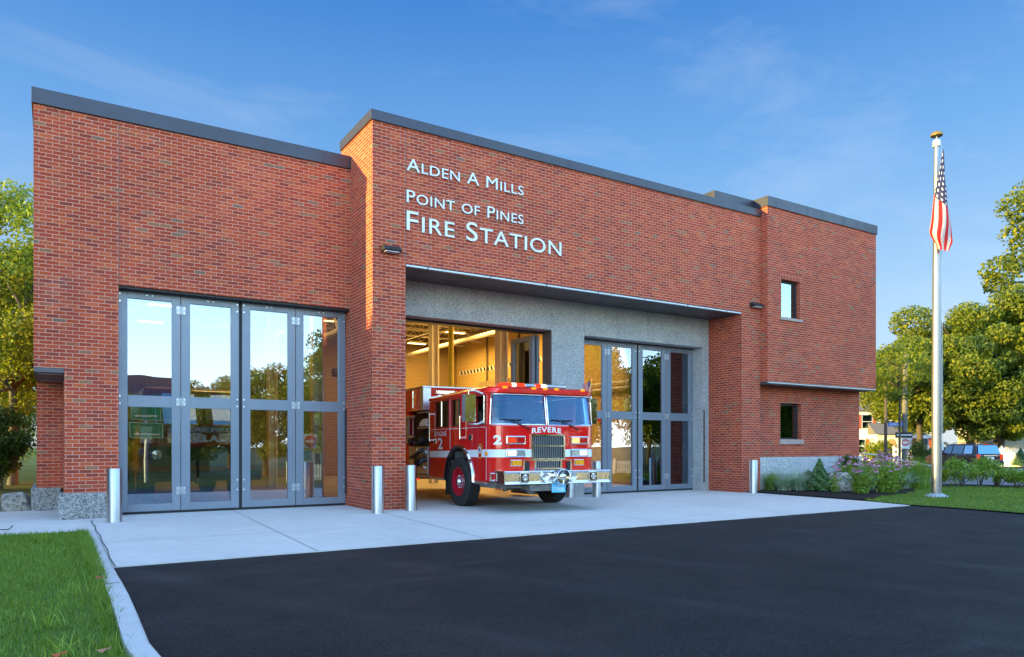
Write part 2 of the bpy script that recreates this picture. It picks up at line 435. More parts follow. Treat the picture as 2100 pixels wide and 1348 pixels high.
M['letter'] = simple('brushed_aluminium_letters', (0.55,0.57,0.59), 0.38, 0.35, 0.05, 8)
M['ctrl'] = simple('control_joint_sealant', (0.20,0.10,0.085), 0.9, 0, 0.15, 10)
M['ceil'] = simple('painted_deck', (0.16,0.13,0.09), 0.7, 0, 0.08, 1)
M['whitesteel'] = simple('white_painted_steel', (0.70,0.66,0.56), 0.5, 0, 0.06, 2)
M['yellow'] = simple('yellow_hose', (0.62,0.46,0.03), 0.55, 0, 0.1, 10)
M['bark'] = bark_mat('bark'); M['bark2'] = bark_mat('grey_bark', (0.16,0.145,0.125))
M['leafA'] = leaf_mat('sunny_leaves', (0.075,0.115,0.012), (0.20,0.225,0.015), (0.38,0.35,0.024), 0.44)
M['leafB'] = leaf_mat('deep_green_leaves', (0.03,0.06,0.012), (0.075,0.13,0.02), (0.15,0.21,0.03), 0.32)
M['leafC'] = leaf_mat('bright_shrub_leaves', (0.13,0.23,0.025), (0.27,0.41,0.045), (0.42,0.54,0.08), 0.38)
M['leafY'] = leaf_mat('yellow_green_leaves', (0.14,0.19,0.015), (0.27,0.32,0.02), (0.42,0.42,0.03), 0.4)
M['blade'] = leaf_mat('grass_blades', (0.085,0.17,0.014), (0.18,0.30,0.028), (0.34,0.42,0.055), 0.38, 0.5)
M['bluegrass'] = leaf_mat('blue_green_blades', (0.34,0.45,0.33), (0.52,0.64,0.50), (0.68,0.78,0.66), 0.45, 0.5)
M['conifer'] = leaf_mat('conifer_needles', (0.06,0.14,0.06), (0.12,0.24,0.085), (0.26,0.38,0.11), 0.15)
M['petal'] = leaf_mat('pink_petals', (0.58,0.20,0.40), (0.70,0.32,0.54), (0.80,0.52,0.68), 0.3)
M['cone'] = simple('flower_cone', (0.25,0.06,0.015), 0.8)
M['lawn'] = ground_mat('lawn_turf', (0.05,0.09,0.016), (0.12,0.17,0.035), 9)
M['field'] = ground_mat('far_turf', (0.04,0.07,0.015), (0.085,0.11,0.03), 1.2)
M['mulch'] = ground_mat('dark_mulch', (0.012,0.009,0.008), (0.055,0.040,0.034), 26, 1.0)
M['boulder'] = granite('boulder_stone', (0.34,0.31,0.27), (0.11,0.10,0.09), 0.8, 2.5, 0.25)
M['white'] = simple('white_paint', (0.76,0.77,0.77), 0.5, 0, 0.05, 2)
def stainless():
    m, nt, out = newmat('brushed_stainless'); o = OBJ(nt)
    mp = N(nt, 'ShaderNodeMapping', {0: o, 'Scale': (3,3,90)}).outputs[0]
    n = NOISE(nt, mp, 2, 2)
    tg = N(nt, 'ShaderNodeTangent', {}, direction_type='RADIAL', axis='Z').outputs[0]
    finish(nt, out, MIX(nt, n, (0.50,0.50,0.51), (0.58,0.58,0.58)), 0.33, 1.0, Anisotropic=0.85, Anisotropic_Rotation=0.25, Tangent=tg)
    return m
M['stainless'] = stainless()
M['cmu_dark'] = brick_mat('dim_painted_block', w=0.406, h=0.2032, paint=(0.26,0.19,0.10), joint=0.006)  # darker copy of the wall block; the back wall's dimness is in its colour
# ------------------------------------------------------------------ camera, sun, sky
CAM = (-5.444, -14.008, 1.30)
cam = bpy.data.cameras.new('camera'); camo = bpy.data.objects.new('camera', cam); COL.objects.link(camo)
camo.location = CAM
camo.rotation_euler = (R(90), 0, R(57.9-90))
cam.sensor_width = 36; cam.lens = 36*1493/2100; cam.shift_y = (916-674)/2100; cam.clip_end = 4000; cam.clip_start = 0.1
scene.camera = camo

SUN_EL = R(7.4); SUN_DIR = Vector((-1.0, 0.165, 0)).normalized()
sun = bpy.data.lights.new('sun', 'SUN'); suno = bpy.data.objects.new('sun', sun); COL.objects.link(suno)
sv = Vector((SUN_DIR.x*math.cos(SUN_EL), SUN_DIR.y*math.cos(SUN_EL), math.sin(SUN_EL)))
suno.rotation_euler = sv.to_track_quat('Z','Y').to_euler(); suno.location = sv*60
sun.energy = 15.0; sun.angle = R(0.5); sun.color = (1.0, 0.74, 0.22)

w = bpy.data.worlds.new('World'); scene.world = w; w.use_nodes = True
nt = w.node_tree; nt.nodes.clear()
wo = nt.nodes.new('ShaderNodeOutputWorld'); bg = nt.nodes.new('ShaderNodeBackground')
sky = nt.nodes.new('ShaderNodeTexSky'); sky.sky_type = 'NISHITA'; sky.sun_disc = False
sky.sun_elevation = SUN_EL; sky.sun_rotation = math.atan2(SUN_DIR.x, SUN_DIR.y)
sky.air_density = 1.0; sky.dust_density = 0.6; sky.ozone_density = 2.0; sky.altitude = 0
SKYOUT = sky.outputs[0]
tc = nt.nodes.new('ShaderNodeTexCoord'); D = tc.outputs['Generated']
sd = N(nt, 'ShaderNodeSeparateXYZ', {0: D}).outputs
el = MA(nt, 'MAXIMUM', sd[2], 0.0)
grad = RAMP(nt, el, [(0.0,(0.60,0.71,0.82)),(0.07,(0.49,0.64,0.81)),(0.20,(0.32,0.53,0.80)),(0.36,(0.135,0.355,0.74)),(0.52,(0.036,0.205,0.61)),(0.72,(0.14,0.26,0.52)),(1.0,(0.21,0.31,0.51))])
# thin streaks of high cloud
mpc = N(nt, 'ShaderNodeMapping', {0: D, 'Scale': (1.2,2.6,6.0), 'Rotation': (0.25,0.35,0.4)}).outputs[0]
wisp = MAPR(nt, NOISE(nt, mpc, 1.9, 7, 0.62, 0.35), 0.50, 0.90)
wisp = MA(nt, 'MULTIPLY', wisp, MAPR(nt, el, 0.02, 0.25, 0.5, 0.36))
grad = MIX(nt, wisp, grad, (0.66,0.75,0.88))
# the physical sky tints the gradient (warm towards the sun)
phys = MIX(nt, 1.0, SKYOUT, (0.40,0.40,0.40), 'MULTIPLY')
base = MIX(nt, 0.12, grad, phys)
# extra brightness added behind the viewer and overhead to light the shaded facade
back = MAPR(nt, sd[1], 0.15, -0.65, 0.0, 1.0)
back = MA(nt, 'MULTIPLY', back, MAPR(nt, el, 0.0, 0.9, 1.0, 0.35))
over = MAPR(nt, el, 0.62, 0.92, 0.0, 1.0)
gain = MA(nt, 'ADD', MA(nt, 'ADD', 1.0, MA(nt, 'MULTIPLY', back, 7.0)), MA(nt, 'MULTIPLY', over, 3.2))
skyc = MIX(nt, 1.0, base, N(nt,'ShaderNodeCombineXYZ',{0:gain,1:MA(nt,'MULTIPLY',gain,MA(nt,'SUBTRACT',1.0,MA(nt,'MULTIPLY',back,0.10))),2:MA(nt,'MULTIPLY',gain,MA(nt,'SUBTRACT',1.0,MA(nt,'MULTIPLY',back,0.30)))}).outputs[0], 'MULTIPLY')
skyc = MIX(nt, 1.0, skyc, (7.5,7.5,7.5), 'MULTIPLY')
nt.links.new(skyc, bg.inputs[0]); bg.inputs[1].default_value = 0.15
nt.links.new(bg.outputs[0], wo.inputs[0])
scene.view_settings.view_transform = 'Standard'; scene.view_settings.look = 'None'; scene.view_settings.exposure = 0; scene.view_settings.gamma = 1
scene.render.engine = 'CYCLES'
scene.cycles.max_bounces = 10; scene.cycles.transparent_max_bounces = 12; scene.cycles.use_denoising = True
scene.cycles.sample_clamp_indirect = 6
# ------------------------------------------------------------------ ground
def sstep(a, b, t):
    t = max(0.0, min(1.0, (t-a)/(b-a))); return t*t*(3-2*t)
def gz(x, y):
    return -0.8*sstep(-6.0, -21.0, y) - 0.25*sstep(23, 36, x)*(1-sstep(-6,-21,y))
def sheet(name, xs, ys, dz, mat, keep=None):
    mb = MB(); nx = len(xs)
    vs = [(x,y,gz(x,y)+dz) for y in ys for x in xs]; fs = []
    for j in range(len(ys)-1):
        for i in range(nx-1):
            if keep and not keep((xs[i]+xs[i+1])/2,(ys[j]+ys[j+1])/2): continue
            fs.append((j*nx+i, j*nx+i+1, (j+1)*nx+i+1, (j+1)*nx+i))
    mb.add(vs, fs); return struct(mb.build(name, mat))
def poly_sheet(name, pts, dz, mat, sub=0.8):
    """flat polygon draped over the ground"""
    bm = bmesh.new(); f = bm.faces.new([bm.verts.new((x,y,0)) for x,y in pts])
    ys = np.arange(min(p[1] for p in pts)+sub, max(p[1] for p in pts), sub); xs = np.arange(min(p[0] for p in pts)+sub*3, max(p[0] for p in pts), sub*3)
    for y in ys: bmesh.ops.bisect_plane(bm, geom=bm.verts[:]+bm.edges[:]+bm.faces[:], plane_co=(0,y,0), plane_no=(0,1,0))
    for x in xs: bmesh.ops.bisect_plane(bm, geom=bm.verts[:]+bm.edges[:]+bm.faces[:], plane_co=(x,0,0), plane_no=(1,0,0))
    for v in bm.verts: v.co.z = gz(v.co.x, v.co.y)+dz
    bmesh.ops.recalc_face_normals(bm, faces=bm.faces)
    for f in bm.faces:
        if f.normal.z < 0: f.normal_flip()
    me = bpy.data.meshes.new(name); bm.to_mesh(me); bm.free(); me.materials.append(mat)
    return struct(link(name, me))

gx = [-1500,-600,-250,-120,-60,-40,-25,-15,-8,0,8,16,23,26,29,32,36,45,60,90,150,300,700,1500]
gy = [-1500,-500,-200,-90,-60,-40,-28,-21,-19,-17,-15,-13,-11,-9,-7.5,-6,0,10,25,60,120,300,800,1500]
sheet('ground', gx, gy, -0.06, M['field'])
KX0, KX1 = -5.06, -4.91
AX = [(-4.91,-4.9),(10.62,-4.9),(10.55,-7.6),(10.6,-10),(10.8,-13.5),(12.5,-15.4),(16,-16),(60,-16),(60,-21.6),(-60,-21.6),(-60,-16),(-8.2,-16),(-6.2,-15),(-5.0,-12.5),(-4.72,-10.4),(-4.84,-9.3),(-4.91,-8.6)]
poly_sheet('asphalt_driveway', AX, -0.012, M['asphalt'], 0.7)
# concrete apron with its joints, and the walk on the left
mb = MB()
mb.prism([(-4.91,-5.05),(-4.91,1.0),(-4.5,1.0),(-4.5,1.9),(11.03,1.9),(11.03,0.0),(11.2,0.0),(11.18,-0.57),(10.94,-3.6),(10.57,-5.05)]+[(10.57-0.13*k, -5.05+0.020*mnoise.noise(Vector((k*0.21,3.3,0)))+0.012*mnoise.noise(Vector((k*0.9,7.3,0)))) for k in range(1,119)], 'z', -0.15, 0.0)
apron = struct(mb.build('concrete_apron', M['concrete']))
mb = MB()
mb.prism([(-12,-1.05),(-5.06,-1.05),(-5.06,-0.98),(-4.918,-0.98),(-4.918,1.0),(-4.5,1.0),(-4.5,1.5),(-5.2,1.5),(-5.2,3.72),(-12,3.72)], 'z', -0.15, -0.003)
struct(mb.build('concrete_walk', M['concrete']))
mb = MB()
def jline(x0,y0,x1,y1,wd=0.012):
    d = Vector((x1-x0,y1-y0,0)); n = Vector((-d.y,d.x,0)).normalized()*wd/2
    mb.add([(x0-n.x,y0-n.y,0.003),(x1-n.x,y1-n.y,0.003),(x1+n.x,y1+n.y,0.003),(x0+n.x,y0+n.y,0.003)], [(0,1,2,3)])
for a in ((-2.38,1.69,-2.68,-5.04),(0.03,-0.2,-0.3,-5.04),(4.62,1.0,3.2,-5.04),(7.4,-0.1,6.6,-5.04),(-4.9,-2.72,-2.58,-2.74),(5.33,-0.1,10.9,-0.1)): jline(*a, wd=0.010)
# the ragged crack along the kerb
pp = [(-4.905,0.75),(-4.93,0.3),(-4.90,-0.3),(-4.925,-1.0),(-4.90,-1.8),(-4.915,-2.6),(-4.90,-3.5),(-4.92,-4.3),(-4.905,-5.05)]
for p, q in zip(pp, pp[1:]): jline(p[0]+0.012,p[1],q[0]+0.012,q[1],0.016)
struct(mb.build('pavement_joint', M['joint']))
# kerb beside the left lawn
path = [(-4.985,-0.98),(-4.985,-5.05),(-4.985,-7.0),(-4.985,-8.6),(-4.915,-9.3),(-4.79,-10.4),(-5.07,-12.5),(-6.25,-14.9),(-8.2,-15.9),(-14,-16.0),(-60,-16.0)]
mb = MB(); loops = []
P2 = []
for (a,b) in zip(path, path[1:]):
    n = max(1, int((Vector(b)-Vector(a)).length/0.6)) if abs(a[0]) < 9 else 4
    for k in range(n): P2.append((a[0]+(b[0]-a[0])*k/n, a[1]+(b[1]-a[1])*k/n))
P2.append(path[-1])
for i, p in enumerate(P2):
    d = (Vector(P2[min(i+1,len(P2)-1)])-Vector(P2[max(i-1,0)])).normalized(); n = Vector((-d.y,d.x))
    rise = 0.06*sstep(-4.8,-7.5,p[1]) + 0.06*sstep(-8,-13,p[1]); z = gz(p[0],p[1])
    q = lambda o, h: (p[0]+n.x*o, p[1]+n.y*o, z+h)
    loops.append([q(-0.072,-0.15), q(-0.072,0.0+rise), q(0.055,0.002+rise), q(0.073,-0.012+rise), q(0.080,-0.15)])
mb.loft(loops)
struct(mb.build('kerb', M['kerb'], smooth=35))
mb = MB()
for i, p in enumerate(P2):
    if i % 4 == 0 and -9.5 < p[1] < -5:
        z = gz(*p)+0.06*sstep(-4.8,-7.5,p[1])+0.06*sstep(-8,-13,p[1])
        mb.box(p[0]-0.06,p[0]+0.052,p[1]-0.004,p[1]+0.004,z,z+0.005)
struct(mb.build('kerb_joint', M['joint']))
# lawns and planting beds
poly_sheet('left_lawn', [(-5.065,-1.06),(-60,-1.06),(-60,-15.9),(-8.3,-15.8),(-6.35,-14.8),(-5.15,-12.4),(-4.87,-10.4),(-4.98,-9.3),(-5.065,-8.6)], 0.0, M['lawn'], 1.2)
BED = [(11.19,-0.6),(10.95,-3.62),(11.6,-3.55),(12.6,-3.15),(14.4,-2.9),(15.4,-2.5),(16.3,-1.9),(17.6,-1.45),(18.4,-1.7),(19.3,-2.3),(20.4,-3.6),(21.4,-5.2),(22.4,-4.9),(21.2,-2.6),(20.0,-0.2),(19.4,2.0),(11.9,2.0),(11.85,-0.0),(11.2,0.0)]
poly_sheet('planting_bed', BED, 0.03, M['mulch'], 0.5)
LAWN2 = [(10.60,-5.0),(11.0,-3.7),(11.6,-3.57),(12.6,-3.17),(14.4,-2.92),(15.4,-2.52),(16.3,-1.92),(17.6,-1.47),(18.4,-1.72),(19.3,-2.32),(20.4,-3.62),(21.4,-5.22),(23,-8),(24,-15.5),(16,-15.8),(12.6,-15.2),(10.95,-13.4),(10.7,-10),(10.63,-7.6)]
poly_sheet('right_lawn', LAWN2, 0.012, M['lawn'], 0.8)
poly_sheet('side_street', [(21.5,-4.6),(24,-15.4),(60,-15.4),(54,6),(62,40),(48,40),(38,8),(28,6),(20.4,1)], -0.03, simple('worn_asphalt', (0.13,0.13,0.135), 0.85, 0, 0.2, 0.6), 2.5)
# ------------------------------------------------------------------ the fire station
FS = thing('fire_station', 'red brick fire station with tall glazed folding doors and a raised name on its front', 'building')
# left volume
xs = [-5.77,-5.31,-4.45,0.0]; zs = [0.45,2.70,4.30,7.34]
mb = MB()
mb.wall('y', 1.30, 1.55, xs, zs, lambda i,j: (j == 2) or (j == 1 and i <= 1) or (j == 0 and i == 1))
mb.wall('x', -5.77, -5.5, [1.552,20], [2.70,7.34], lambda i,j: True)
mb.wall('x', -5.31, -5.05, [1.552,3.7], [0.45,2.698], lambda i,j: True)
mb.box(-5.765,-5.05,3.70,20,0.45,2.698)
mb.box(-4.70,-4.45,1.552,1.85,0.45,4.298)
mb.build('brick_wall', M['brick'], FS)
# middle volume
mb = MB()
mb.wall('y', 0.0, 1.228, [0.0,0.73,11.02,11.81], [0.0,5.11,7.93], lambda i,j: j == 1 or i != 1)
mb.box(0.0,0.35,1.23,1.9,0.0,7.93); mb.box(11.46,11.81,1.23,1.9,0,7.93)
mb.build('brick_wall', M['brick'], FS)
# right volume: jettied upper storey, recessed ground floor
XR1 = 17.15; YQ = 0.33; YR = -0.25
mb = MB()
mb.wall('y', YR, YR+0.30, [11.812,12.42,13.28,XR1], [3.17,5.06,6.17,8.19], lambda i,j: not (i == 1 and j == 1))
mb.wall('x', XR1-0.30, XR1, [YR+0.302,12], [3.17,8.19], lambda i,j: True)
mb.wall('x', 11.812, 12.1, [YR+0.302,12], [5.4,8.19], lambda i,j: True)
mb.build('brick_wall', M['brick'], FS)
mb = MB()
mb.wall('y', YQ, YQ+0.30, [11.812,13.13,14.12,XR1], [0.985,1.52,2.62,3.168], lambda i,j: not (i == 1 and j == 1))
mb.wall('x', XR1-0.30, XR1, [YQ+0.302,12], [0.985,3.168], lambda i,j: True)
mb.build('brick_wall', M['brick'], FS)
# soldier courses over the two windows
for x0,x1,z0,y in ((12.36,13.34,6.172,YR),(13.05,14.20,2.622,YQ)):
    mb = MB(); mb.box(x0,x1,y-0.003,y+0.05,z0,z0+0.205); mb.build('lintel', M['soldier'], FS)
# copings
def coping(name, segs):
    mb = MB()
    for b in segs: mb.box(*b)
    return mb.build(name, M['coping'], FS, bevel=0.004)
coping('coping', [(-5.80,-0.002,1.255,1.62,7.335,7.61),(-5.80,-5.47,1.621,20,7.335,7.61)])
coping('coping', [(-0.045,11.86,-0.045,0.40,7.925,8.13),(-0.045,0.38,0.401,1.87,7.925,8.13),(11.5,11.86,0.401,1.87,7.925,8.13)])
coping('coping', [(11.78,XR1+0.035,YR-0.035,YR+0.36,8.185,8.47),(11.78,12.13,YR+0.361,12,8.185,8.47),(XR1-0.34,XR1+0.035,YR+0.361,12,8.185,8.47)])
mb = MB(); mb.box(10.2,11.74,0.26,1.8,7.9,8.22); mb.box(10.16,11.77,0.22,1.84,8.221,8.47)
mb.build('roof_upstand', M['coping'], FS, bevel=0.004)
mb = MB()
for x in (-4.0,-2.2,-0.6): mb.box(x,x+0.006,1.2535,1.2545,7.34,7.605)
for x in (2.4,4.9,7.4,9.6): mb.box(x,x+0.006,-0.0465,-0.0455,7.93,8.125)
for x in (13.6,15.4): mb.box(x,x+0.006,YR-0.0365,YR-0.0355,8.19,8.465)
build_each(mb, 'coping_seam', M['darkmetal'], FS)
# roofs
mb = MB(); mb.box(-5.5,-0.0,1.56,20,7.0,7.1); mb.box(0.0,11.8,1.91,20,7.0,7.1); mb.box(12.1,XR1-0.3,0.1,12,7.7,7.8)
build_each(mb, 'roof', M['darkmetal'], FS)
# control joints in the brick
mb = MB(); mb.box(0.722,0.736,-0.003,0.02,5.12,7.92); mb.build('control_joint', M['ctrl'], FS)
mb = MB(); mb.box(-4.457,-4.443,1.297,1.32,4.31,7.33); mb.build('control_joint', M['ctrl'], FS)
# granite surround of the recessed bays
mb = MB()
mb.wall('y', 1.23, 1.62, [0.352,0.93,5.32,6.36,10.75,11.458], [0.0,4.23,4.28,5.11], lambda i,j: j == 2 or i in (0,2,4) or (j == 1 and i == 3))
mb.build('granite_surround', M['granite'], FS)
mb = MB()
for x in (2.0,3.1,4.2,5.3,6.36,7.5,8.6,9.7,10.75): mb.box(x,x+0.006,1.227,1.235,4.3,5.08)
for x,z in ((10.75,1.4),(10.75,2.9),(5.32,1.4),(5.32,2.9)):
    mb.box(x+0.002,x+0.27 if x > 8 else x+1.03,1.227,1.235,z,z+0.006)
build_each(mb, 'granite_joint', simple('granite_joint_line', (0.17,0.17,0.175), 0.9), FS)
# soffit of the deep recess with its bright edge strip
PJ = [0.732,1.24,2.77,4.30,5.83,7.36,8.89,10.42,11.018]
for a, b in zip(PJ, PJ[1:]):
    mb = MB(); mb.box(a+0.007,b-0.007,0.075,1.225,5.065,5.10); mb.build('soffit_panel', M['bronze'], FS)
mb = MB()
for a, b in zip(PJ, PJ[1:]): mb.box(a+0.012,b-0.012,-0.006,0.066,5.055,5.092)
build_each(mb, 'light_strip', M['strip'], FS, bevel=0.003)
mb = MB(); mb.box(0.732,11.018,-0.003,1.22,5.1005,5.1085); mb.build('soffit_backing', M['black'], FS)
# soffit under the jettied storey
mb = MB(); mb.box(11.83,XR1-0.02,YR+0.03,YQ-0.004,3.10,3.165); mb.build('soffit_panel', M['bronze'], FS)
mb = MB()
for a, b in ((11.86,13.55),(13.57,15.3),(15.32,17.13)): mb.box(a,b,YR+0.002,YR+0.028,3.125,3.158)
build_each(mb, 'light_strip', M['strip'], FS)
# little soffit over the side entrance
mb = MB(); mb.box(-5.765,-5.315,1.305,3.698,2.62,2.696); mb.build('soffit_panel', M['bronze'], FS)
mb = MB(); mb.box(-5.70,-5.32,1.6,1.68,2.612,2.6195); mb.box(-5.70,-5.32,3.3,3.38,2.612,2.6195); build_each(mb, 'light_strip', M['strip'], FS)
# granite bases
def rocky(mb, x0,x1,y0,y1,z0,z1, amp=0.02, n=0.09, seed=0):
    bm = bmesh.new(); bmesh.ops.create_cube(bm, size=1)
    for v in bm.verts: v.co = Vector(((x0+x1)/2+v.co.x*(x1-x0),(y0+y1)/2+v.co.y*(y1-y0),(z0+z1)/2+v.co.z*(z1-z0)))
    for ax, a, b in ((0,x0,x1),(1,y0,y1),(2,z0,z1)):
        k = max(1, int((b-a)/n))
        for t in range(1, k):
            c = a+(b-a)*t/k; co = [0,0,0]; co[ax] = c; no = [0,0,0]; no[ax] = 1
            bmesh.ops.bisect_plane(bm, geom=bm.verts[:]+bm.edges[:]+bm.faces[:], plane_co=co, plane_no=no)
    bm.normal_update()
    for v in bm.verts:
        e = min(v.co.x-x0, x1-v.co.x) if True else 0
        q = mnoise.noise(v.co*7+Vector((seed,0,0)))*0.6+mnoise.noise(v.co*19+Vector((0,seed,0)))*0.4
        edge = 1.0
        if v.co.z > z1-0.01: edge = 0.15
        v.co += v.normal*(q*amp*edge)
    mb.add([v.co[:] for v in bm.verts], [[v.index for v in f.verts] for f in (bm.verts.index_update(), bm.faces)[1]])
    bm.free()
mb = MB(); rocky(mb, -5.40,-4.452,1.16,1.86,0.0,0.46, 0.012, 0.07, 3)
mb.build('granite_base', M['granite_dark'], FS, smooth=50)
mb = MB(); rocky(mb, -5.80,-5.35,3.58,4.6,0.0,0.455, 0.03, 0.07, 9); rocky(mb, -5.86,-5.805,3.7,6.0,0.0,0.45,0.03,0.07,5)
mb.build('granite_base', M['granite_dark'], FS, smooth=50)
mb = MB(); rocky(mb, 11.83,XR1+0.05,YQ-0.055,YQ+0.3,0.48,0.975, 0.022, 0.075, 1); mb.build('granite_base', M['granite_rock'], FS, smooth=50)
mb = MB(); rocky(mb, 11.83,XR1+0.07,YQ-0.075,YQ+0.3,0.0,0.478, 0.018, 0.08, 2); mb.build('granite_base', M['granite'], FS, smooth=50)
mb = MB(); mb.box(11.82,XR1+0.03,YQ-0.05,YQ+0.3,0.972,0.984); mb.build('granite_cap', M['granite'], FS)
# stainless wall packs
for x, z, nm in ((0.18,5.27,0),(11.36,5.28,1)):
    mb = MB(); prof = [(0.0,0.0),(-0.19,0.02),(-0.20,0.045),(-0.12,0.125),(0.0,0.135)]
    mb.prism([(y,z+h) for y,h in prof], 'x', x, x+0.39)
    wl = mb.build('wall_lamp', M['darkmetal'], FS, bevel=0.006)
    mb = MB(); mb.box(x+0.05,x+0.34,-0.17,-0.03,z-0.004,z+0.012); mb.build('lamp_lens', simple('frosted_lens', (0.5,0.5,0.5), 0.3), wl)
# name of the station
for body, x0,x1,z0,z1,nm in (('Alden A Mills',0.74,3.63,7.04,7.30,0),('Point of Pines',0.74,3.63,6.38,6.64,1),('Fire Station',0.74,4.70,5.80,6.21,2)):
    mb = MB()
    put_text(mb, body, x0,x1,z0,z1, lambda u,w,d: (u,-0.022-d,w), 0.016, 0.0, 0.80, 1.06)
    build_words(mb, body, 'lettering', M['letter'], FS)
# windows
def window(x0,x1,z0,z1,yf,sx0,sx1,sz0,sz1):
    y = yf+0.13
    wf = MB()
    wf.box(x0,x0+0.05,y,y+0.09,z0,z1); wf.box(x1-0.05,x1,y,y+0.09,z0,z1); wf.box(x0+0.05,x1-0.05,y,y+0.09,z1-0.06,z1); wf.box(x0+0.05,x1-0.05,y,y+0.09,z0,z0+0.05)
    o = wf.build('window', M['darkmetal'], FS)
    p = MB(); p.box(x0+0.05,x1-0.05,y+0.03,y+0.042,z0+0.05,z1-0.06); p.build('pane', M['winglass'], o)
    s = MB(); s.box(sx0,sx1,yf-0.045,yf+0.128,sz0,sz1); s.build('sill', M['sill'], o, bevel=0.005)
    j = MB(); j.box(x0+0.12,x0+0.30,y+0.5,y+0.52,z0,z1); j.build('blind', M['white'], o)
window(12.42,13.28,5.06,6.17,YR,12.36,13.36,4.98,5.058)
window(13.13,14.12,1.52,2.62,YQ,13.07,14.20,1.37,1.518)
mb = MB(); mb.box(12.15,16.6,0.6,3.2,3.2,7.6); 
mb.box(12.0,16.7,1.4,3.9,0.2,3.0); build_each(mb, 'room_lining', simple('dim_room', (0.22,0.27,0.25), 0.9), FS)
# folding doors
YD = 1.60
def leaf(parent_name, x0, w, mats, flip, z1=4.27, pos=None, rot=0, label=None):
    """one glazed leaf, x0..x0+w at the door plane; hinge side carries three hinges"""
    st0, st1 = (0.17,0.16)
    L = MB(); y0,y1 = 0.0,0.075
    L.box(0.006,st0,y0,y1,0.05,z1); L.box(w-st1,w-0.006,y0,y1,0.05,z1)
    for a,b in ((0.05,0.19),(2.06,2.28),(z1-0.13,z1)): L.box(st0+0.0005,w-st1-0.0005,y0+0.0005,y1-0.0005,a,b)
    o = L.build('door_leaf', M['door'], FS, bevel=0.004)
    for a,b in ((0.19,2.06),(2.28,z1-0.13)):
        p = MB(); p.box(st0,w-st1,0.035,0.043,a,b); p.build('pane', M['glass'], o)
    if flip is not None:
        hx = w if flip else 0.0
        for z in (0.36,2.10,z1-0.36):
            h = MB(); h.box(hx-0.085,hx+0.085,-0.012,0.0,z,z+0.15); h.tube([(hx,-0.022,z-0.01),(hx,-0.022,z+0.16)],0.014,8)
            for dx in (-0.062,0.062):
                for dz in (0.025,0.125): h.lathe([(0.013,-0.018),(0.013,-0.012)],(hx+dx,0,z+dz),'y',8,1)
            h.build('hinge', [M['steel'],M['bolt']], o)
    bx = 0.04 if flip else w-0.04
    b = MB()
    for z in (z1-0.06,z1-0.20,2.12,2.26,0.62,0.42) : b.lathe([(0.016,-0.006),(0.016,0.0)],(bx,0,z),'y',10)
    for dx in (-0.05,0.05): b.lathe([(0.013,-0.006),(0.013,0.0)],(w/2+dx,0,z1-0.05),'y',10)
    build_each(b, 'bolt', M['bolt'], o)
    o.location = (x0,YD,0) if pos is None else pos; o.rotation_euler = (0,0,rot)
    return o
def door_set(xa, xb, ztop):
    w = (xb-xa-0.05)/4
    leaf('', xa, w, None, True, ztop); leaf('', xa+w, w, None, None, ztop)
    leaf('', xa+2*w+0.05, w, None, True, ztop); leaf('', xa+3*w+0.05, w, None, None, ztop)
    m_ = MB(); m_.box(xa+2*w-0.004,xa+2*w+0.054,YD+0.012,YD+0.07,0.02,ztop); m_.box(xa,xb,YD+0.015,YD+0.06,0.004,0.055)
    build_each(m_, 'door_gasket', M['black'], FS)
door_set(-4.45,0.0,4.26); door_set(6.36,10.75,4.20)
for xa,xb,z,t in ((-4.45,0.0,4.262,0.037),(6.36,10.75,4.203,0.026),(0.93,5.32,4.225,0.05)):
    mb = MB(); mb.box(xa,xb,YD-0.24 if xa < 0 else YD-0.02,YD+0.2,z,z+t); mb.build('door_header', M['darkmetal'], FS)
# open middle bay: leaves folded back against both jambs
for k, (x, r) in enumerate(((5.27,90),(5.13,90),(1.06,90),(1.20,90))):
    leaf('', 0, 1.085, None, None, 4.2, (x,YD+0.12,0.0), R(r))
mb = MB(); mb.box(5.321-0.03,5.318,1.235,1.618,0.0,4.27); mb.box(0.932,0.96,1.235,1.618,0,4.27); build_each(mb, 'door_jamb', simple('brown_jamb', (0.10,0.075,0.065), 0.5), FS)
# narrow pull handles beside doors
mb = MB(); mb.tube([(10.79,1.215,0.25),(10.79,1.19,0.28),(10.79,1.19,2.35),(10.79,1.215,2.38)],0.016,8); mb.build('guard_rail', M['black'], FS)
mb = MB(); mb.tube([(-0.012,1.52,0.25),(-0.03,1.52,0.28),(-0.03,1.52,2.1),(-0.012,1.52,2.13)],0.016,8); mb.build('guard_rail', M['black'], FS)
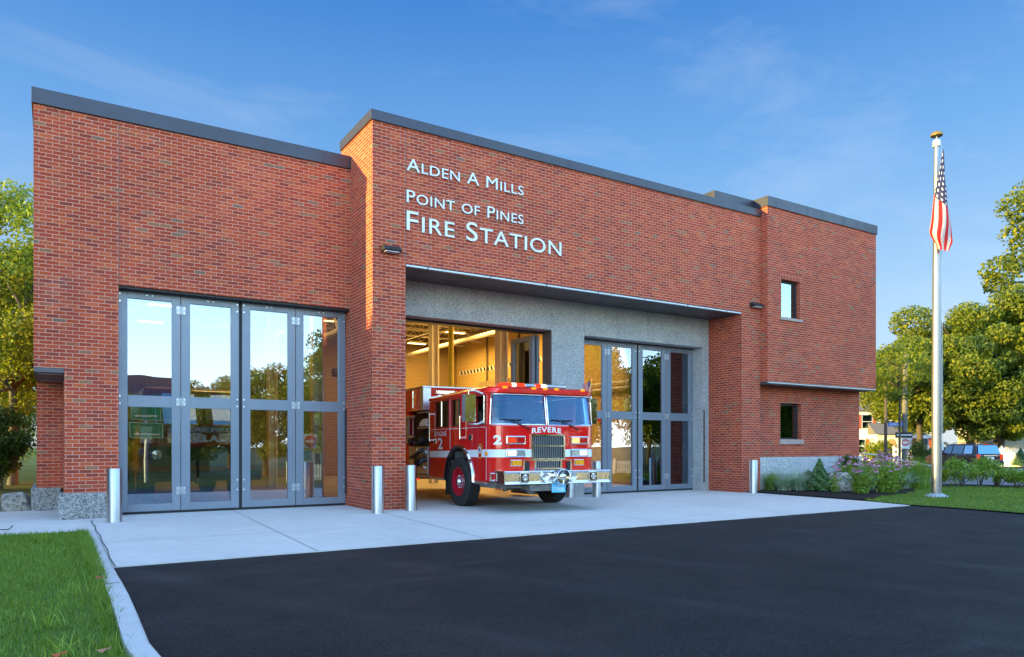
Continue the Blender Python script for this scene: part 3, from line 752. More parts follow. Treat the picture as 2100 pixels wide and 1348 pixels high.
# ---- interior of the apparatus bays
mb = MB(); mb.box(-5.0,11.40,1.9,18.0,-0.10,-0.004); mb.build('bay_floor', M['intfloor'], FS)
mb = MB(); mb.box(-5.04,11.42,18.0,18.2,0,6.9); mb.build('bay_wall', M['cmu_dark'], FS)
mb = MB(); mb.box(11.40,11.62,1.93,18.0,0,6.9); mb.box(-5.2,-5.0,1.93,18.0,0,6.9); build_each(mb, 'bay_wall', M['cmu'], FS)
mb = MB(); mb.box(-5.0,11.4,1.62,18.0,6.9,6.96); mb.build('ceiling', M['ceil'], FS)
mb = MB(); mb.box(-5.0,0.35,1.56,1.62,4.30,6.9); mb.box(0.352,11.4,1.621,1.66,4.30,6.9); build_each(mb, 'bay_wall', M['cmu'], FS)
for k in range(9):
    y = 3.2+k*1.75
    mb = MB(); mb.box(-5,11.4,y,y+0.12,6.70,6.86); mb.box(-5,11.4,y+0.02,y+0.10,6.15,6.21)
    for i in range(20):
        x = -4.8+i*0.82; mb.tube([(x,y+0.06,6.2),(x+0.41,y+0.06,6.7),(x+0.82,y+0.06,6.2)],0.022,5)
    mb.build('roof_truss', M['whitesteel'], FS)
for x,y in ((6.1,5.0),(6.1,9.7),(6.1,14.4),(0.4,9.7),(0.4,5.0),(0.4,14.4)):
    mb = MB()
    for dx,dy in ((-0.13,0.05),(0.05,0.05)): pass
    mb.box(x-0.14,x-0.10,y-0.16,y+0.16,0,6.9); mb.box(x+0.10,x+0.14,y-0.16,y+0.16,0,6.9); mb.box(x-0.10,x+0.10,y-0.02,y+0.02,0,6.9)
    mb.build('column', M['whitesteel'], FS)
mb = MB(); mb.box(5.9,6.3,2.2,17.8,6.25,6.69); mb.box(0.2,0.6,2.2,17.8,6.25,6.69); build_each(mb, 'beam', M['whitesteel'], FS)
mb = MB()
for (p, r) in (([(-4,4.1,5.9),(11,4.1,5.9)],0.06),([(-4,7.6,5.85),(11.2,7.6,5.85)],0.05),([(2,2.8,5.7),(2,17,5.7)],0.07),([(8.6,2.5,5.6),(8.6,17.6,5.6)],0.09),([(11.25,2.2,3.55),(11.25,9.5,3.55)],0.05),([(11.25,2.2,3.35),(11.25,9.5,3.35)],0.05),([(4.2,6,6.0),(4.2,17.8,6.0)],0.045),([(11.3,10.2,6.5),(11.3,10.2,0.2)],0.05)):
    mb.tube(p, r, 10)
build_each(mb, 'pipe', M['whitesteel'], FS)
mb = MB()
for y in (2.55,3.2,4.6): mb.tube([(11.25,y,3.55),(11.25,y+0.35,3.55)],0.058,12); mb.tube([(11.25,y,3.35),(11.25,y+0.35,3.35)],0.058,12)
build_each(mb, 'pipe_band', simple('red_brown_band', (0.30,0.06,0.03), 0.5), FS)
# hazard stripe band on the far wall
mb = MB()
mb.box(11.388,11.397,8.0,17.7,4.78,4.98,0)
k = 0; y = 8.05
while y < 17.6:
    mb.add([(11.384,y,4.79),(11.384,y+0.16,4.79),(11.384,y+0.24,4.97),(11.384,y+0.08,4.97)],[(0,1,2,3)],1); y += 0.32
mb.build('stripe_band', [M['white'],M['black']], FS)
mb = MB(); mb.box(11.20,11.396,3.4,4.15,0.95,1.75); mb.box(11.185,11.199,3.45,4.10,1.0,1.70)
mb.tube([(11.3,3.7,0.95),(11.28,3.72,0.4),(11.3,3.75,0.02)],0.02,6); mb.tube([(11.3,3.85,0.95),(11.31,3.86,0.4),(11.3,3.9,0.02)],0.02,6)
mb.build('electric_panel', simple('grey_panel', (0.16,0.16,0.16), 0.5), FS, bevel=0.006)
mb = MB(); mb.box(11.28,11.39,4.9,5.35,2.55,2.95); mb.build('junction_box', simple('pale_box', (0.5,0.5,0.48), 0.5), FS, bevel=0.005)
mb = MB(); mb.box(11.30,11.39,6.6,6.85,2.2,2.5); mb.build('alarm_box', simple('alarm_red', (0.55,0.02,0.015), 0.4), FS, bevel=0.008)
# ceiling lamps
LAMP = emit('warm_lamp', (1.0,0.68,0.28), 7)
for x in (-2.4,3.1,8.6):
    for y in (4.8,8.8,12.8,16.6):
        mb = MB(); mb.box(x-0.45,x+0.45,y-0.12,y+0.12,6.02,6.10); o = mb.build('ceiling_lamp', M['whitesteel'], FS)
        d = MB(); d.box(x-0.42,x+0.42,y-0.10,y+0.10,6.006,6.0195); d.build('diffuser', LAMP, o)
        mb = MB()
for i, x in enumerate((-2.4,3.1,8.6)):
    for y in (9.0,14.5):
        l = bpy.data.lights.new('bay_light', 'AREA'); l.shape = 'RECTANGLE'; l.size = 3.0; l.size_y = 4.0
        l.energy = (26,130,760)[i]; l.color = (1.0,0.58,0.15)
        lo = bpy.data.objects.new('bay_light', l); COL.objects.link(lo); lo.location = (x,y,6.0)
for x,y,e in ((9.0,4.4,520),(-1.2,5.5,70)):
    l = bpy.data.lights.new('bay_light', 'AREA'); l.shape = 'RECTANGLE'; l.size = 2.0; l.size_y = 1.6; l.energy = e; l.color = (1.0,0.62,0.24)
    lo = bpy.data.objects.new('bay_light', l); COL.objects.link(lo); lo.location = (x,y,5.9)

# ducts, conduits and gear seen through the open bay
mb = MB(); mb.tube([(3.6,2.2,5.55),(3.6,17.8,5.55)],0.20,14); mb.tube([(9.9,2.2,6.1),(9.9,17.8,6.1)],0.16,12); build_each(mb, 'duct', simple('grey_duct',(0.22,0.20,0.17),0.5,0.3), FS, smooth=50)
mb = MB()
for p in ([(1.4,4.6,5.95),(10.9,4.6,5.95)],[(1.2,6.9,6.05),(11.2,6.9,6.05)],[(4.9,2.3,5.9),(4.9,17.5,5.9)],[(7.2,2.3,5.8),(7.2,17.5,5.8)],[(11.33,12.2,6.6),(11.33,12.2,2.5)],[(11.33,14.9,6.6),(11.33,14.9,3.0)],[(2.6,8.4,6.1),(4.6,8.4,5.6),(4.6,12.0,5.6)]): mb.tube(p,0.035,8)
build_each(mb, 'conduit', simple('dark_conduit',(0.06,0.05,0.04),0.5), FS)
mb = MB(); mb.box(-4.9,11.3,17.85,17.99,0.0,3.0); mb.build('wainscot', simple('brown_wainscot',(0.16,0.10,0.05),0.7), FS)
mb = MB(); mb.box(1.4,4.6,17.80,17.99,0.4,4.4); mb.build('rear_door', simple('dark_rear_door',(0.05,0.045,0.04),0.5), FS)
mb = MB(); mb.box(0.95,5.3,1.95,2.15,4.55,4.85); mb.box(2.9,3.2,2.16,2.5,4.5,4.9); build_each(mb, 'door_operator', M['darkmetal'], FS, bevel=0.01)
# ------------------------------------------------------------------ the fire engine leaving the middle bay
def paint(name, c, rough=0.16, coat=1.0, var=0.03):
    return simple(name, c, rough, 0.0, var, 1.5, 0.5, coat)
M['red'] = paint('fire_red_paint', (0.70,0.008,0.008)); M['darkred'] = paint('deep_red_paint', (0.30,0.006,0.008))
M['chrome'] = simple('chrome', (0.78,0.79,0.80), 0.10, 1.0, 0.04, 6)
M['alu'] = simple('diamond_plate', (0.60,0.61,0.62), 0.32, 0.9, 0.08, 14, bump=0.6, bscale=55)
M['tyre'] = simple('tyre_rubber', (0.018,0.018,0.019), 0.75, 0, 0.25, 9, bump=0.3, bscale=40)
M['rimred'] = paint('wheel_red', (0.40,0.006,0.020), 0.3, 0.6)
M['reflective'] = simple('white_reflective_tape', (0.72,0.76,0.80), 0.45, 0, 0.04, 3)
M['decal'] = simple('white_decal', (0.80,0.82,0.84), 0.4, 0, 0.03, 5)
M['gold'] = simple('gold_decal', (0.75,0.38,0.04), 0.4, 0.2, 0.05, 8)
M['amber'] = simple('amber_lens', (0.80,0.30,0.01), 0.2, 0, 0.1, 20, coat=0.8)
M['redlens'] = simple('red_lens', (0.50,0.006,0.006), 0.15, 0, 0.15, 25, coat=0.8)
M['clearlens'] = simple('clear_lens', (0.75,0.77,0.78), 0.08, 0.75, 0.15, 30)
M['plate'] = simple('pale_blue_plate', (0.10,0.50,0.78), 0.45)
M['cabglass'] = pane_mat('cab_glass', 0.02, (0.86,0.90,0.94), 0, (0.36,0.62,1.0), 0.7)
M['darkglass'] = pane_mat('tinted_cab_glass', 0.10, (0.10,0.11,0.12))
M['cabdark'] = simple('cab_trim', (0.085,0.088,0.095), 0.8, 0, 0.2, 6)
M['undergrey'] = simple('road_grime', (0.17,0.16,0.14), 0.8, 0, 0.4, 7, bump=0.4)
M['litred'] = emit('lit_red', (1.0,0.035,0.012), 2.6); M['litamber'] = emit('lit_amber', (1.0,0.30,0.02), 2.2); M['litwhite'] = emit('lit_white', (1.0,0.80,0.60), 5.0)
M['lithead'] = emit('lit_headlamp', (1.0,0.95,0.85), 1.6)

FE = thing('fire_engine', 'red fire engine with lit roof lights rolling out of the open middle bay', 'fire engine', (1.91,-1.31,0), R(-5))
W_, RC, FY = 2.46, 0.33, -0.33
LA = RC*math.pi/2; LS = W_-2*RC; LT = 2*LA+LS
def FP(s, off=0.0, rake=0.0):
    """point on the rounded front: s along it from the left flank, off outwards"""
    if s < 0: x, y, nx, ny = 0.0, -s, -1.0, 0.0
    elif s < LA:
        a = s/RC; nx, ny = -math.cos(a), -math.sin(a); x, y = RC+RC*nx, RC*ny
    elif s < LA+LS: x, y, nx, ny = RC+(s-LA), FY, 0.0, -1.0
    elif s <= LT:
        a = (s-LA-LS)/RC; nx, ny = math.sin(a), -math.cos(a); x, y = W_-RC+RC*nx, RC*ny
    else: x, y, nx, ny = W_, (s-LT), 1.0, 0.0
    o = off-rake*(-ny)
    return (x+nx*o, y+ny*o, nx, ny)
def rk(z): return 0.11*max(0.0,(z-1.71))/0.67
def F3(s, z, off=0.0):
    p = FP(s, off, rk(z)); return (p[0], p[1], z)
def srange(a, b, n): return [a+(b-a)*i/n for i in range(n+1)]
def front_patch(mb, s0, s1, z0, z1, off, th=0.0, n=None, m=0):
    """a curved patch lying on the front; th > 0 gives it thickness"""
    n = n or max(2, int(abs(s1-s0)/0.05)); ss = srange(s0, s1, n)
    if th == 0:
        vs = [F3(s,z0,off) for s in ss]+[F3(s,z1,off) for s in ss]; k = len(ss)
        mb.add(vs, [(i,i+1,k+i+1,k+i) for i in range(k-1)], m); return
    loops = [[F3(s,z0,off),F3(s,z0,off+th),F3(s,z1,off+th),F3(s,z1,off)] for s in ss]
    mb.loft(loops, m)
ACX, ACZ, ACR = 1.42, 0.53, 0.75
arc = [(ACX-ACR*math.cos(t), ACZ+ACR*math.sin(t)) for t in srange(math.asin(0.04/ACR), math.pi-math.asin(0.04/ACR), 22)]
sidepoly = [(0.0,0.57)]+arc+[(3.22,0.57),(3.22,1.71),(0.0,1.71)]
cab = MB()
front_patch(cab, 0.0, LT, 0.60, 1.71, -0.06, 0.06, 60)
for x in (0.0, W_-0.06): cab.prism(sidepoly, 'x', x, x+0.06)
cab.box(0.06,W_-0.06,3.16,3.22,0.57,2.37)
for x in (0.0, W_-0.05):
    for a, b in ((-0.05,0.03),(0.53,1.33),(1.78,2.01),(2.83,3.22)): cab.box(x,x+0.05,a,b,1.7105,2.372)
    cab.box(x+0.002,x+0.048,0.03,2.83,2.345,2.372); cab.box(x+0.002,x+0.048,0.03,2.83,1.711,1.745)
for s0, s1 in ((0.0,0.13),(LT-0.13,LT),(LT/2-0.022,LT/2+0.022)): front_patch(cab, s0, s1, 1.7105, 2.38, -0.05, 0.052)
front_patch(cab, 0.13, LT-0.13, 2.352, 2.385, -0.05, 0.051, 40)
front_patch(cab, 0.13, LT-0.13, 1.7105, 1.745, -0.05, 0.051, 40)
cab.build('cab', M['red'], FE, smooth=35, weld=False)
# roof with the brow over the windscreen
def outline(off, z, fo=0.0):
    pts = []
    for s in srange(0, LT, 44):
        p = FP(s, off, rk(2.38)-fo); pts.append((p[0],p[1],z))
    return pts+[(W_+off,3.22+off,z),(-0.0-off,3.22+off,z)]
mb = MB(); mb.loft([outline(0.0,2.374),outline(0.012,2.385,0.06),outline(0.012,2.44,0.065),outline(-0.02,2.49,0.03),outline(-0.07,2.515,-0.02),outline(-0.20,2.53,-0.1)])
mb.build('roof', M['red'], FE, smooth=50)
# inside of the cab
mb = MB(); mb.box(0.07,W_-0.07,0.0,3.15,0.93,0.98); front_patch(mb, 0.16, LT-0.16, 1.0, 1.70, -0.40, 0.30, 30); mb.box(0.95,1.5,0.25,1.5,0.981,1.55)
mb.box(0.07,W_-0.07,1.75,1.80,0.985,2.3)
mb.build('dashboard', M['cabdark'], FE)
for x in (0.32,1.58):
    mb = MB(); mb.box(x,x+0.52,0.55,1.05,1.18,1.36); mb.box(x,x+0.52,1.06,1.20,1.30,2.06); mb.box(x+0.12,x+0.40,1.08,1.18,2.08,2.25)
    mb.build('seat', M['cabdark'], FE, bevel=0.03)
mb = MB()
cs = Vector((1.82,0.30,1.80)); ax = Vector((0,0.5,1)).normalized(); e1 = Vector((1,0,0)); e2 = ax.cross(e1)
mb.tube([cs+(e1*math.cos(t)+e2*math.sin(t))*0.21 for t in srange(0,2*math.pi,28)],0.016,8); mb.tube([cs-e1*0.2,cs+e1*0.2],0.014,6); mb.tube([cs, cs-ax*0.35],0.03,8)
mb.build('steering_wheel', M['black'], FE, smooth=60)
# glass
for a, b in ((0.13,LT/2-0.022),(LT/2+0.022,LT-0.13)):
    mb = MB(); front_patch(mb, a, b, 1.745, 2.352, -0.022, 0.008, 26); mb.build('windscreen', M['cabglass'], FE, smooth=40)
    mb = MB()
    rim = [F3(s,1.745,0.006) for s in srange(a,b,24)]+[F3(b,z,0.006) for z in srange(1.745,2.352,6)][1:]+[F3(s,2.352,0.006) for s in srange(b,a,24)][1:]+[F3(a,z,0.006) for z in srange(2.352,1.745,6)][1:]
    mb.tube(rim, 0.013, 6); mb.build('windscreen_trim', M['chrome'], FE, smooth=60)
for sd in (0,1):
    X = lambda d: d if sd == 0 else W_-d
    for (a,b,nm) in (((0.03,0.53,'darkglass'),) if sd else ())+((1.33,1.78,'darkglass'),(2.01,2.83,'darkglass')):
        mb = MB(); x0,x1 = sorted((X(0.022),X(0.030))); mb.box(x0,x1,a,b,1.745,2.345); mb.build('side_window', M[nm], FE)
    mb = MB()
    for (a,b) in ((1.35,1.76),(2.04,2.80),(0.05,0.51)):
        pts = [(X(-0.004),a,1.76),(X(-0.004),b,1.76),(X(-0.004),b,2.33),(X(-0.004),a,2.33),(X(-0.004),a,1.76)]
        mb.tube(pts, 0.013 if a < 2 else 0.010, 6)
    build_each(mb, 'window_seal', M['black'], FE, smooth=60)
    mb = MB(); mb.tube([(X(-0.01),0.08,1.75),(X(-0.01),0.08,2.34)],0.012,6); mb.tube([(X(-0.006),2.42,1.76),(X(-0.006),2.42,2.34)],0.012,6); build_each(mb, 'window_bar', M['chrome'], FE)
    # door seams, mouldings
    mb = MB(); x0,x1 = sorted((X(0.001),X(-0.003)))
    mb.box(x0,x1,0.035,3.2,1.690,1.700)
    for y in (-0.005,1.915): mb.box(x0,x1,y,y+0.010,0.62 if y < 1 else 1.25,1.69)
    mb.box(x0,x1,1.915,1.925,1.701,2.36)
    build_each(mb, 'door_seam', M['reflective'], FE)
    # wheel-arch lip and black liner
    mb = MB(); loops = []
    for t in srange(0.03, math.pi-0.03, 30):
        c_, s_ = -math.cos(t), math.sin(t)
        loops.append([(X(-0.03),ACX+c_*0.745,ACZ+s_*0.745),(X(-0.035),ACX+c_*0.80,ACZ+s_*0.80),(X(0.005),ACX+c_*0.815,ACZ+s_*0.815),(X(0.07),ACX+c_*0.745,ACZ+s_*0.745)])
    mb.loft(loops); mb.build('fender_trim', M['chrome'], FE, smooth=50)
    mb = MB(); loops = []
    for t in srange(0.0, math.pi, 24):
        c_, s_ = -math.cos(t), math.sin(t)
        loops.append([(X(0.01),ACX+c_*0.742,ACZ+s_*0.742),(X(0.55),ACX+c_*0.742,ACZ+s_*0.742),(X(0.55),ACX+c_*0.76,ACZ+s_*0.76),(X(0.01),ACX+c_*0.76,ACZ+s_*0.76)])
    mb.loft(loops); x0,x1 = sorted((X(0.55),X(0.57))); mb.box(x0,x1,0.66,2.18,0.5,1.27); mb.build('fender_liner', M['black'], FE)
    mb = MB(); x0,x1 = sorted((X(0.015),X(0.45))); mb.box(x0,x1,2.215,2.235,0.20,0.75); mb.build('mud_flap', M['black'], FE)
    # steps
    mb = MB(); x0,x1 = sorted((X(-0.012),X(0.30))); mb.box(x0,x1,0.02,0.60,0.525,0.585); mb.box(x0,x1,2.26,3.22,0.525,0.575); build_each(mb, 'step', M['alu'], FE, bevel=0.006)
    # grab handles, door handles
    for y, z0, z1 in ((1.20,1.46,1.96),(3.05,1.42,2.10)):
        mb = MB(); mb.tube([(X(0.0),y,z0+0.03),(X(-0.07),y,z0+0.03)],0.028,8); mb.tube([(X(0.0),y,z1-0.03),(X(-0.07),y,z1-0.03)],0.028,8); mb.tube([(X(-0.07),y,z0),(X(-0.07),y,z1)],0.017,8)
        mb.build('grab_handle', M['chrome'], FE, smooth=50)
    for y, z in ((0.70,1.43),(2.76,1.36)):
        mb = MB(); x0,x1 = sorted((X(-0.012),X(0.002))); mb.box(x0,x1,y,y+0.16,z,z+0.12,0); x0,x1 = sorted((X(-0.018),X(-0.0125))); mb.box(x0,x1,y+0.03,y+0.13,z+0.03,z+0.09,1)
        mb.build('door_handle', [M['chrome'],M['black']], FE, bevel=0.004)
    # mirrors on their brackets
    mb = MB(); x0,x1 = sorted((X(-0.13),X(-0.36)))
    mb.box(x0,x1,0.23,0.40,1.80,2.36,0); mb.box(x0+0.02,x1-0.02,0.401,0.405,1.84,2.30,1)
    mb.tube([(X(0.0),0.12,2.36),(X(-0.15),0.20,2.43),(X(-0.25),0.31,2.43),(X(-0.25),0.31,2.36)],0.018,8,2); mb.tube([(X(0.0),0.10,1.80),(X(-0.12),0.18,1.75),(X(-0.25),0.31,1.76),(X(-0.25),0.31,1.80)],0.018,8,2)
    mb.build('mirror', [M['chrome'],M['darkglass'],M['chrome']], FE, bevel=0.02, smooth=40)
    # side lettering
    if sd == 0:
        for body, a, b, z0, z1, bo in (('ENGINE',2.84,2.12,1.54,1.65,0.006),('2',2.66,2.36,1.24,1.50,0.02)):
            mb = MB(); put_text(mb, body, a, b, z0, z1, lambda u,w,d: (-0.005,u,w), 0, bo); mb.build('lettering', M['decal'], FE)
# white band right round the cab
mb = MB(); front_patch(mb, 0.0, LT, 1.085, 1.24, 0.004, 0, 60)
for x in (-0.004, W_+0.004):
    tt = [(ACX-math.sqrt(max(0,0.815**2-(z-ACZ)**2)), ACX+math.sqrt(max(0,0.815**2-(z-ACZ)**2))) for z in (1.06,1.21)]
    mb.add([(x,0.0,1.085),(x,tt[0][0],1.075),(x,tt[1][0],1.225),(x,0.0,1.24)],[(0,1,2,3)]); mb.add([(x,tt[0][1],1.055),(x,3.22,1.04),(x,3.22,1.19),(x,tt[1][1],1.205)],[(0,1,2,3)])
mb.build('reflective_stripe', M['reflective'], FE)
# numeral and town name on the front
S_C = LT/2
mb = MB(); t0_ = FP(0.30,0.014); put_text(mb, '2', -0.085, 0.085, 1.34, 1.525, lambda u,w,d: (t0_[0]-t0_[3]*u, t0_[1]+t0_[2]*u, w), 0, 0.03); mb.build('lettering', M['decal'], FE)
mb = MB(); put_text(mb, 'REVERE', -0.345, 0.345, 1.56, 1.67, lambda u,w,d: F3(S_C-0.02+u, w+0.03-0.25*u*u*0.9*(1.0), 0.006), 0, 0.022, space=1.12); mb.build('lettering', M['decal'], FE)
# badge on the left door
mb = MB()
x = -0.005
sh = [(0.0,1.06),(0.13,1.06),(0.15,1.18),(0.17,1.30),(0.13,1.345),(0.065,1.365),(-0.0,1.345),(-0.04,1.30),(-0.02,1.18)]
bz = lambda y: 0.36-y
mb.prism([(bz(y),z) for y,z in sh], 'x', x, x-0.002, 0)
mb.prism([(bz(0.065+(y-0.065)*0.8),1.21+(z-1.21)*0.86) for y,z in sh], 'x', x-0.003, x-0.004, 1)
mb.prism([(bz(0.065)+0.062*math.cos(t),1.23+0.075*math.sin(t)) for t in srange(0,2*math.pi*23/24,23)], 'x', x-0.005, x-0.006, 2)
mb.prism([(bz(0.065)+0.04*math.cos(t),1.23+0.05*math.sin(t)) for t in srange(0,2*math.pi*23/24,23)], 'x', x-0.007, x-0.008, 3)
mb.build('badge', [M['gold'],M['redlens'],M['decal'],simple('badge_blue',(0.05,0.09,0.25),0.5)], FE)
mb = MB(); mb.lathe([(0.052,0.002),(0.052,-0.012),(0.036,-0.016),(0.034,-0.028),(0.0,-0.032)], (0.0,-0.02,1.155), 'x', 16, 0); mb.build('marker_light', M['amber'], FE, smooth=40)
# grille
def fbox(mb, s0, s1, z0, z1, o0, o1, m=0): front_patch(mb, s0, s1, z0, z1, o0, o1-o0, None, m)
gx = lambda lx: LA+(lx-RC)
g = MB()
fbox(g, gx(0.85),gx(1.61),1.05,1.53,0.001,0.012,1)
for a,b,c,d in ((0.835,1.625,1.515,1.55),(0.835,1.625,1.035,1.065),(0.835,0.87,1.066,1.514),(1.59,1.625,1.066,1.514),(0.871,1.589,1.30,1.325)): fbox(g, gx(a),gx(b),c,d,0.003,0.045,0)
for k in range(16):
    xx = 0.890+k*0.0437; fbox(g, gx(xx),gx(xx+0.012),1.066,1.299,0.012,0.030,2); fbox(g, gx(xx),gx(xx+0.012),1.326,1.514,0.012,0.030,2)
fbox(g, gx(0.93),gx(1.53),0.84,1.03,0.001,0.012,1)
for a,b,c,d in ((0.905,1.555,1.0,1.033),(0.905,1.555,0.83,0.865),(0.905,0.945,0.866,0.999),(1.515,1.555,0.866,0.999)): fbox(g, gx(a),gx(b),c,d,0.003,0.040,0)
for k in range(13): xx = 0.955+k*0.0425; fbox(g, gx(xx),gx(xx+0.012),0.866,0.999,0.012,0.030,2)
g.build('grille', [M['chrome'],M['black'],simple('grille_bar_steel',(0.30,0.30,0.31),0.4,0.7)], FE)
for a, b, c, d in ((0.71,0.785,0.81,0.99),(1.675,1.75,0.81,0.99)):
    mb = MB(); fbox(mb, gx(a),gx(b),c,d,0.008,0.05); mb.build('rubber_pad', M['black'], FE)
for a, b in ((0.66,0.70),(1.755,1.80)):
    mb = MB(); fbox(mb, gx(a),gx(b),0.81,1.02,0.002,0.02); fbox(mb, gx(min(a,a+0.04)) if a < 1 else gx(1.56),gx(0.90) if a < 1 else gx(b),1.0205,1.032,0.002,0.02); build_each(mb, 'grille_flange', M['chrome'], FE)
# lamp clusters
def cluster(name, a, b, z0, z1, lensm):
    mb = MB(); fbox(mb, gx(a),gx(b),z0,z1,0.002,0.055,0)
    o = mb.build(name, M['chrome'], FE, bevel=0.02)
    mid = (a+b)/2
    for i,(p,q) in enumerate(((a+0.035,mid-0.008),(mid+0.008,b-0.035))):
        l = MB(); fbox(l, gx(p),gx(q),z0+0.032,z1-0.032,0.056,0.066); l.build('lens', lensm[i], o, bevel=0.006)
M['glowred'] = simple('glowing_red_lens', (0.5,0.01,0.005), 0.2, Emission_Color=(1.0,0.10,0.02), Emission_Strength=0.55)
M['glowhot'] = simple('bright_red_lens', (0.6,0.05,0.02), 0.2, Emission_Color=(1.0,0.42,0.15), Emission_Strength=2.2)
cluster('warning_light', 0.27,0.70,1.345,1.515,(M['glowred'],M['redlens'])); cluster('warning_light', 1.76,2.19,1.345,1.515,(M['glowhot'],M['redlens']))
cluster('headlight', 0.27,0.70,1.085,1.255,(M['lithead'],M['clearlens'])); cluster('headlight', 1.76,2.19,1.085,1.255,(M['clearlens'],M['lithead']))
for a in (0.37,1.85):
    mb = MB(); fbox(mb, gx(a),gx(a+0.25),0.905,1.035,0.001,0.02,1); fbox(mb, gx(a+0.035),gx(a+0.235),0.915,1.025,0.021,0.06,0)
    mb.build('turn_signal', [M['amber'],M['chrome']], FE, bevel=0.01)
for lx in (0.30,0.96,1.23,1.50,2.14):
    mb = MB(); mb.lathe([(0.055,0.0),(0.052,0.02),(0.03,0.035),(0.0,0.038)], (lx,-0.24,2.475), 'z', 14, 0, True, 1, 0.5)
    mb.build('marker_light', M['litamber'], FE, smooth=60)
# roof light bar
mb = MB(); mb.box(0.50,2.00,0.22,0.52,2.528,2.56); lb = mb.build('light_bar', M['darkmetal'], FE, bevel=0.01)
segs = [(0.50,0.70,'litred'),(0.705,0.80,'litwhite'),(0.805,1.0,'litred'),(1.005,1.25,'clearlens'),(1.255,1.40,'litred'),(1.405,1.52,'litwhite'),(1.525,2.0,'clearlens')]
for a,b,mn in segs:
    d = MB(); d.loft([[(x,y,z) for x,y in ((a,0.21+i),(b,0.21+i),(b,0.53-i),(a,0.53-i))] for z,i in ((2.561,0.0),(2.60,0.0),(2.63,0.05))]); d.build('lens', M[mn], lb, bevel=0.01)
# bumper
mb = MB()
sec = [(-0.80,0.56),(-0.815,0.575),(-0.80,0.60),(-0.785,0.61),(-0.785,0.775),(-0.80,0.785),(-0.815,0.81),(-0.80,0.825),(-0.30,0.825),(-0.30,0.80),(-0.77,0.80),(-0.77,0.585),(-0.70,0.585),(-0.70,0.56)]
mb.prism(sec, 'x', 0.02, 2.44)
for x0, x1 in ((0.0,0.02),(2.44,2.46)): mb.box(x0,x1,-0.81,-0.42,0.56,0.825)
bp = mb.build('bumper', M['chrome'], FE, bevel=0.006)
mb = MB(); mb.box(0.03,2.43,-0.76,-0.05,0.60,0.79); mb.build('bumper_core', M['undergrey'], FE)
mb = MB(); mb.box(-0.002,0.16,-0.40,-0.02,0.60,0.79); mb.box(2.30,2.462,-0.40,-0.02,0.60,0.79); build_each(mb, 'bumper_wing', M['red'], FE, bevel=0.01)
for lx in (0.0,2.46):
    mb = MB(); sx = -1 if lx == 0 else 1
    mb.tube([(lx,-0.40,0.63),(lx+sx*0.06,-0.34,0.63),(lx+sx*0.06,-0.34,0.77),(lx,-0.40,0.77)],0.02,8); mb.build('tow_loop', M['chrome'], FE)
mb = MB(); mb.lathe([(0.0,-0.79),(0.10,-0.79),(0.165,-0.83),(0.165,-0.955),(0.155,-0.985),(0.145,-0.99),(0.135,-0.965),(0.06,-0.955),(0.05,-0.99),(0.02,-1.0),(0.0,-1.0)],(1.23,0,0.70),'y',28)
si = mb.build('siren', M['chrome'], bp, smooth=35)
mb = MB()
for k in range(4): mb.tube([(1.23+0.125*math.cos(t+k*math.pi/2),-0.962,0.70+0.125*math.sin(t+k*math.pi/2)) for t in srange(0.2,1.2,6)],0.02,6)
mb.build('siren_slot', M['darkmetal'], bp)
for lx in (0.90,1.53):
    mb = MB(); mb.lathe([(0.03,-0.79),(0.035,-0.80),(0.075,-0.845),(0.078,-0.85),(0.068,-0.84),(0.025,-0.795)],(lx,0,0.70),'y',20); mb.build('horn', M['chrome'], bp, smooth=40)
for lx in (0.44,2.02):
    mb = MB(); mb.box(lx-0.095,lx+0.095,-0.83,-0.787,0.605,0.785,0); mb.box(lx-0.082,lx+0.082,-0.836,-0.8305,0.62,0.77,1); mb.lathe([(0.062,-0.837),(0.062,-0.848),(0.05,-0.85),(0.0,-0.843)],(lx,0,0.695),'y',20,2)
    mb.build('fog_lamp', [M['chrome'],M['black'],M['clearlens']], bp)
# licence plate, undercarriage
mb = MB(); mb.box(1.06,1.38,-0.80,-0.79,0.385,0.555); lp = mb.build('licence_plate', M['plate'], FE, bevel=0.004)
mb = MB(); put_text(mb,'7908',1.15,1.34,0.41,0.485,lambda u,w,d:(u,-0.803,w)); put_text(mb,'FIRE',1.14,1.32,0.505,0.53,lambda u,w,d:(u,-0.803,w)); put_text(mb,'MASS',1.08,1.12,0.42,0.50,lambda u,w,d:(u,-0.803,w))
mb.build('lettering', M['decal'], lp)
mb = MB(); mb.box(0.62,1.10,-0.72,-0.30,0.42,0.555); mb.box(0.80,0.95,-0.3,7.8,0.55,0.80); mb.box(1.50,1.65,-0.3,7.8,0.55,0.80); mb.tube([(0.3,ACX,0.53),(2.16,ACX,0.53)],0.07,10); mb.box(0.95,1.5,0.1,1.2,0.40,0.95)
mb.box(0.10,0.62,-0.25,0.55,0.46,0.60); mb.tube([(0.62,-0.55,0.44),(0.7,-0.6,0.36),(0.8,-0.55,0.40)],0.02,6); mb.tube([(0.12,-0.5,0.52),(0.6,-0.45,0.50),(1.0,-0.4,0.50)],0.03,8)
mb.tube([(0.35,-0.15,0.43),(0.5,0.2,0.40),(0.95,0.5,0.45)],0.035,8)
mb.build('undercarriage', M['undergrey'], FE)
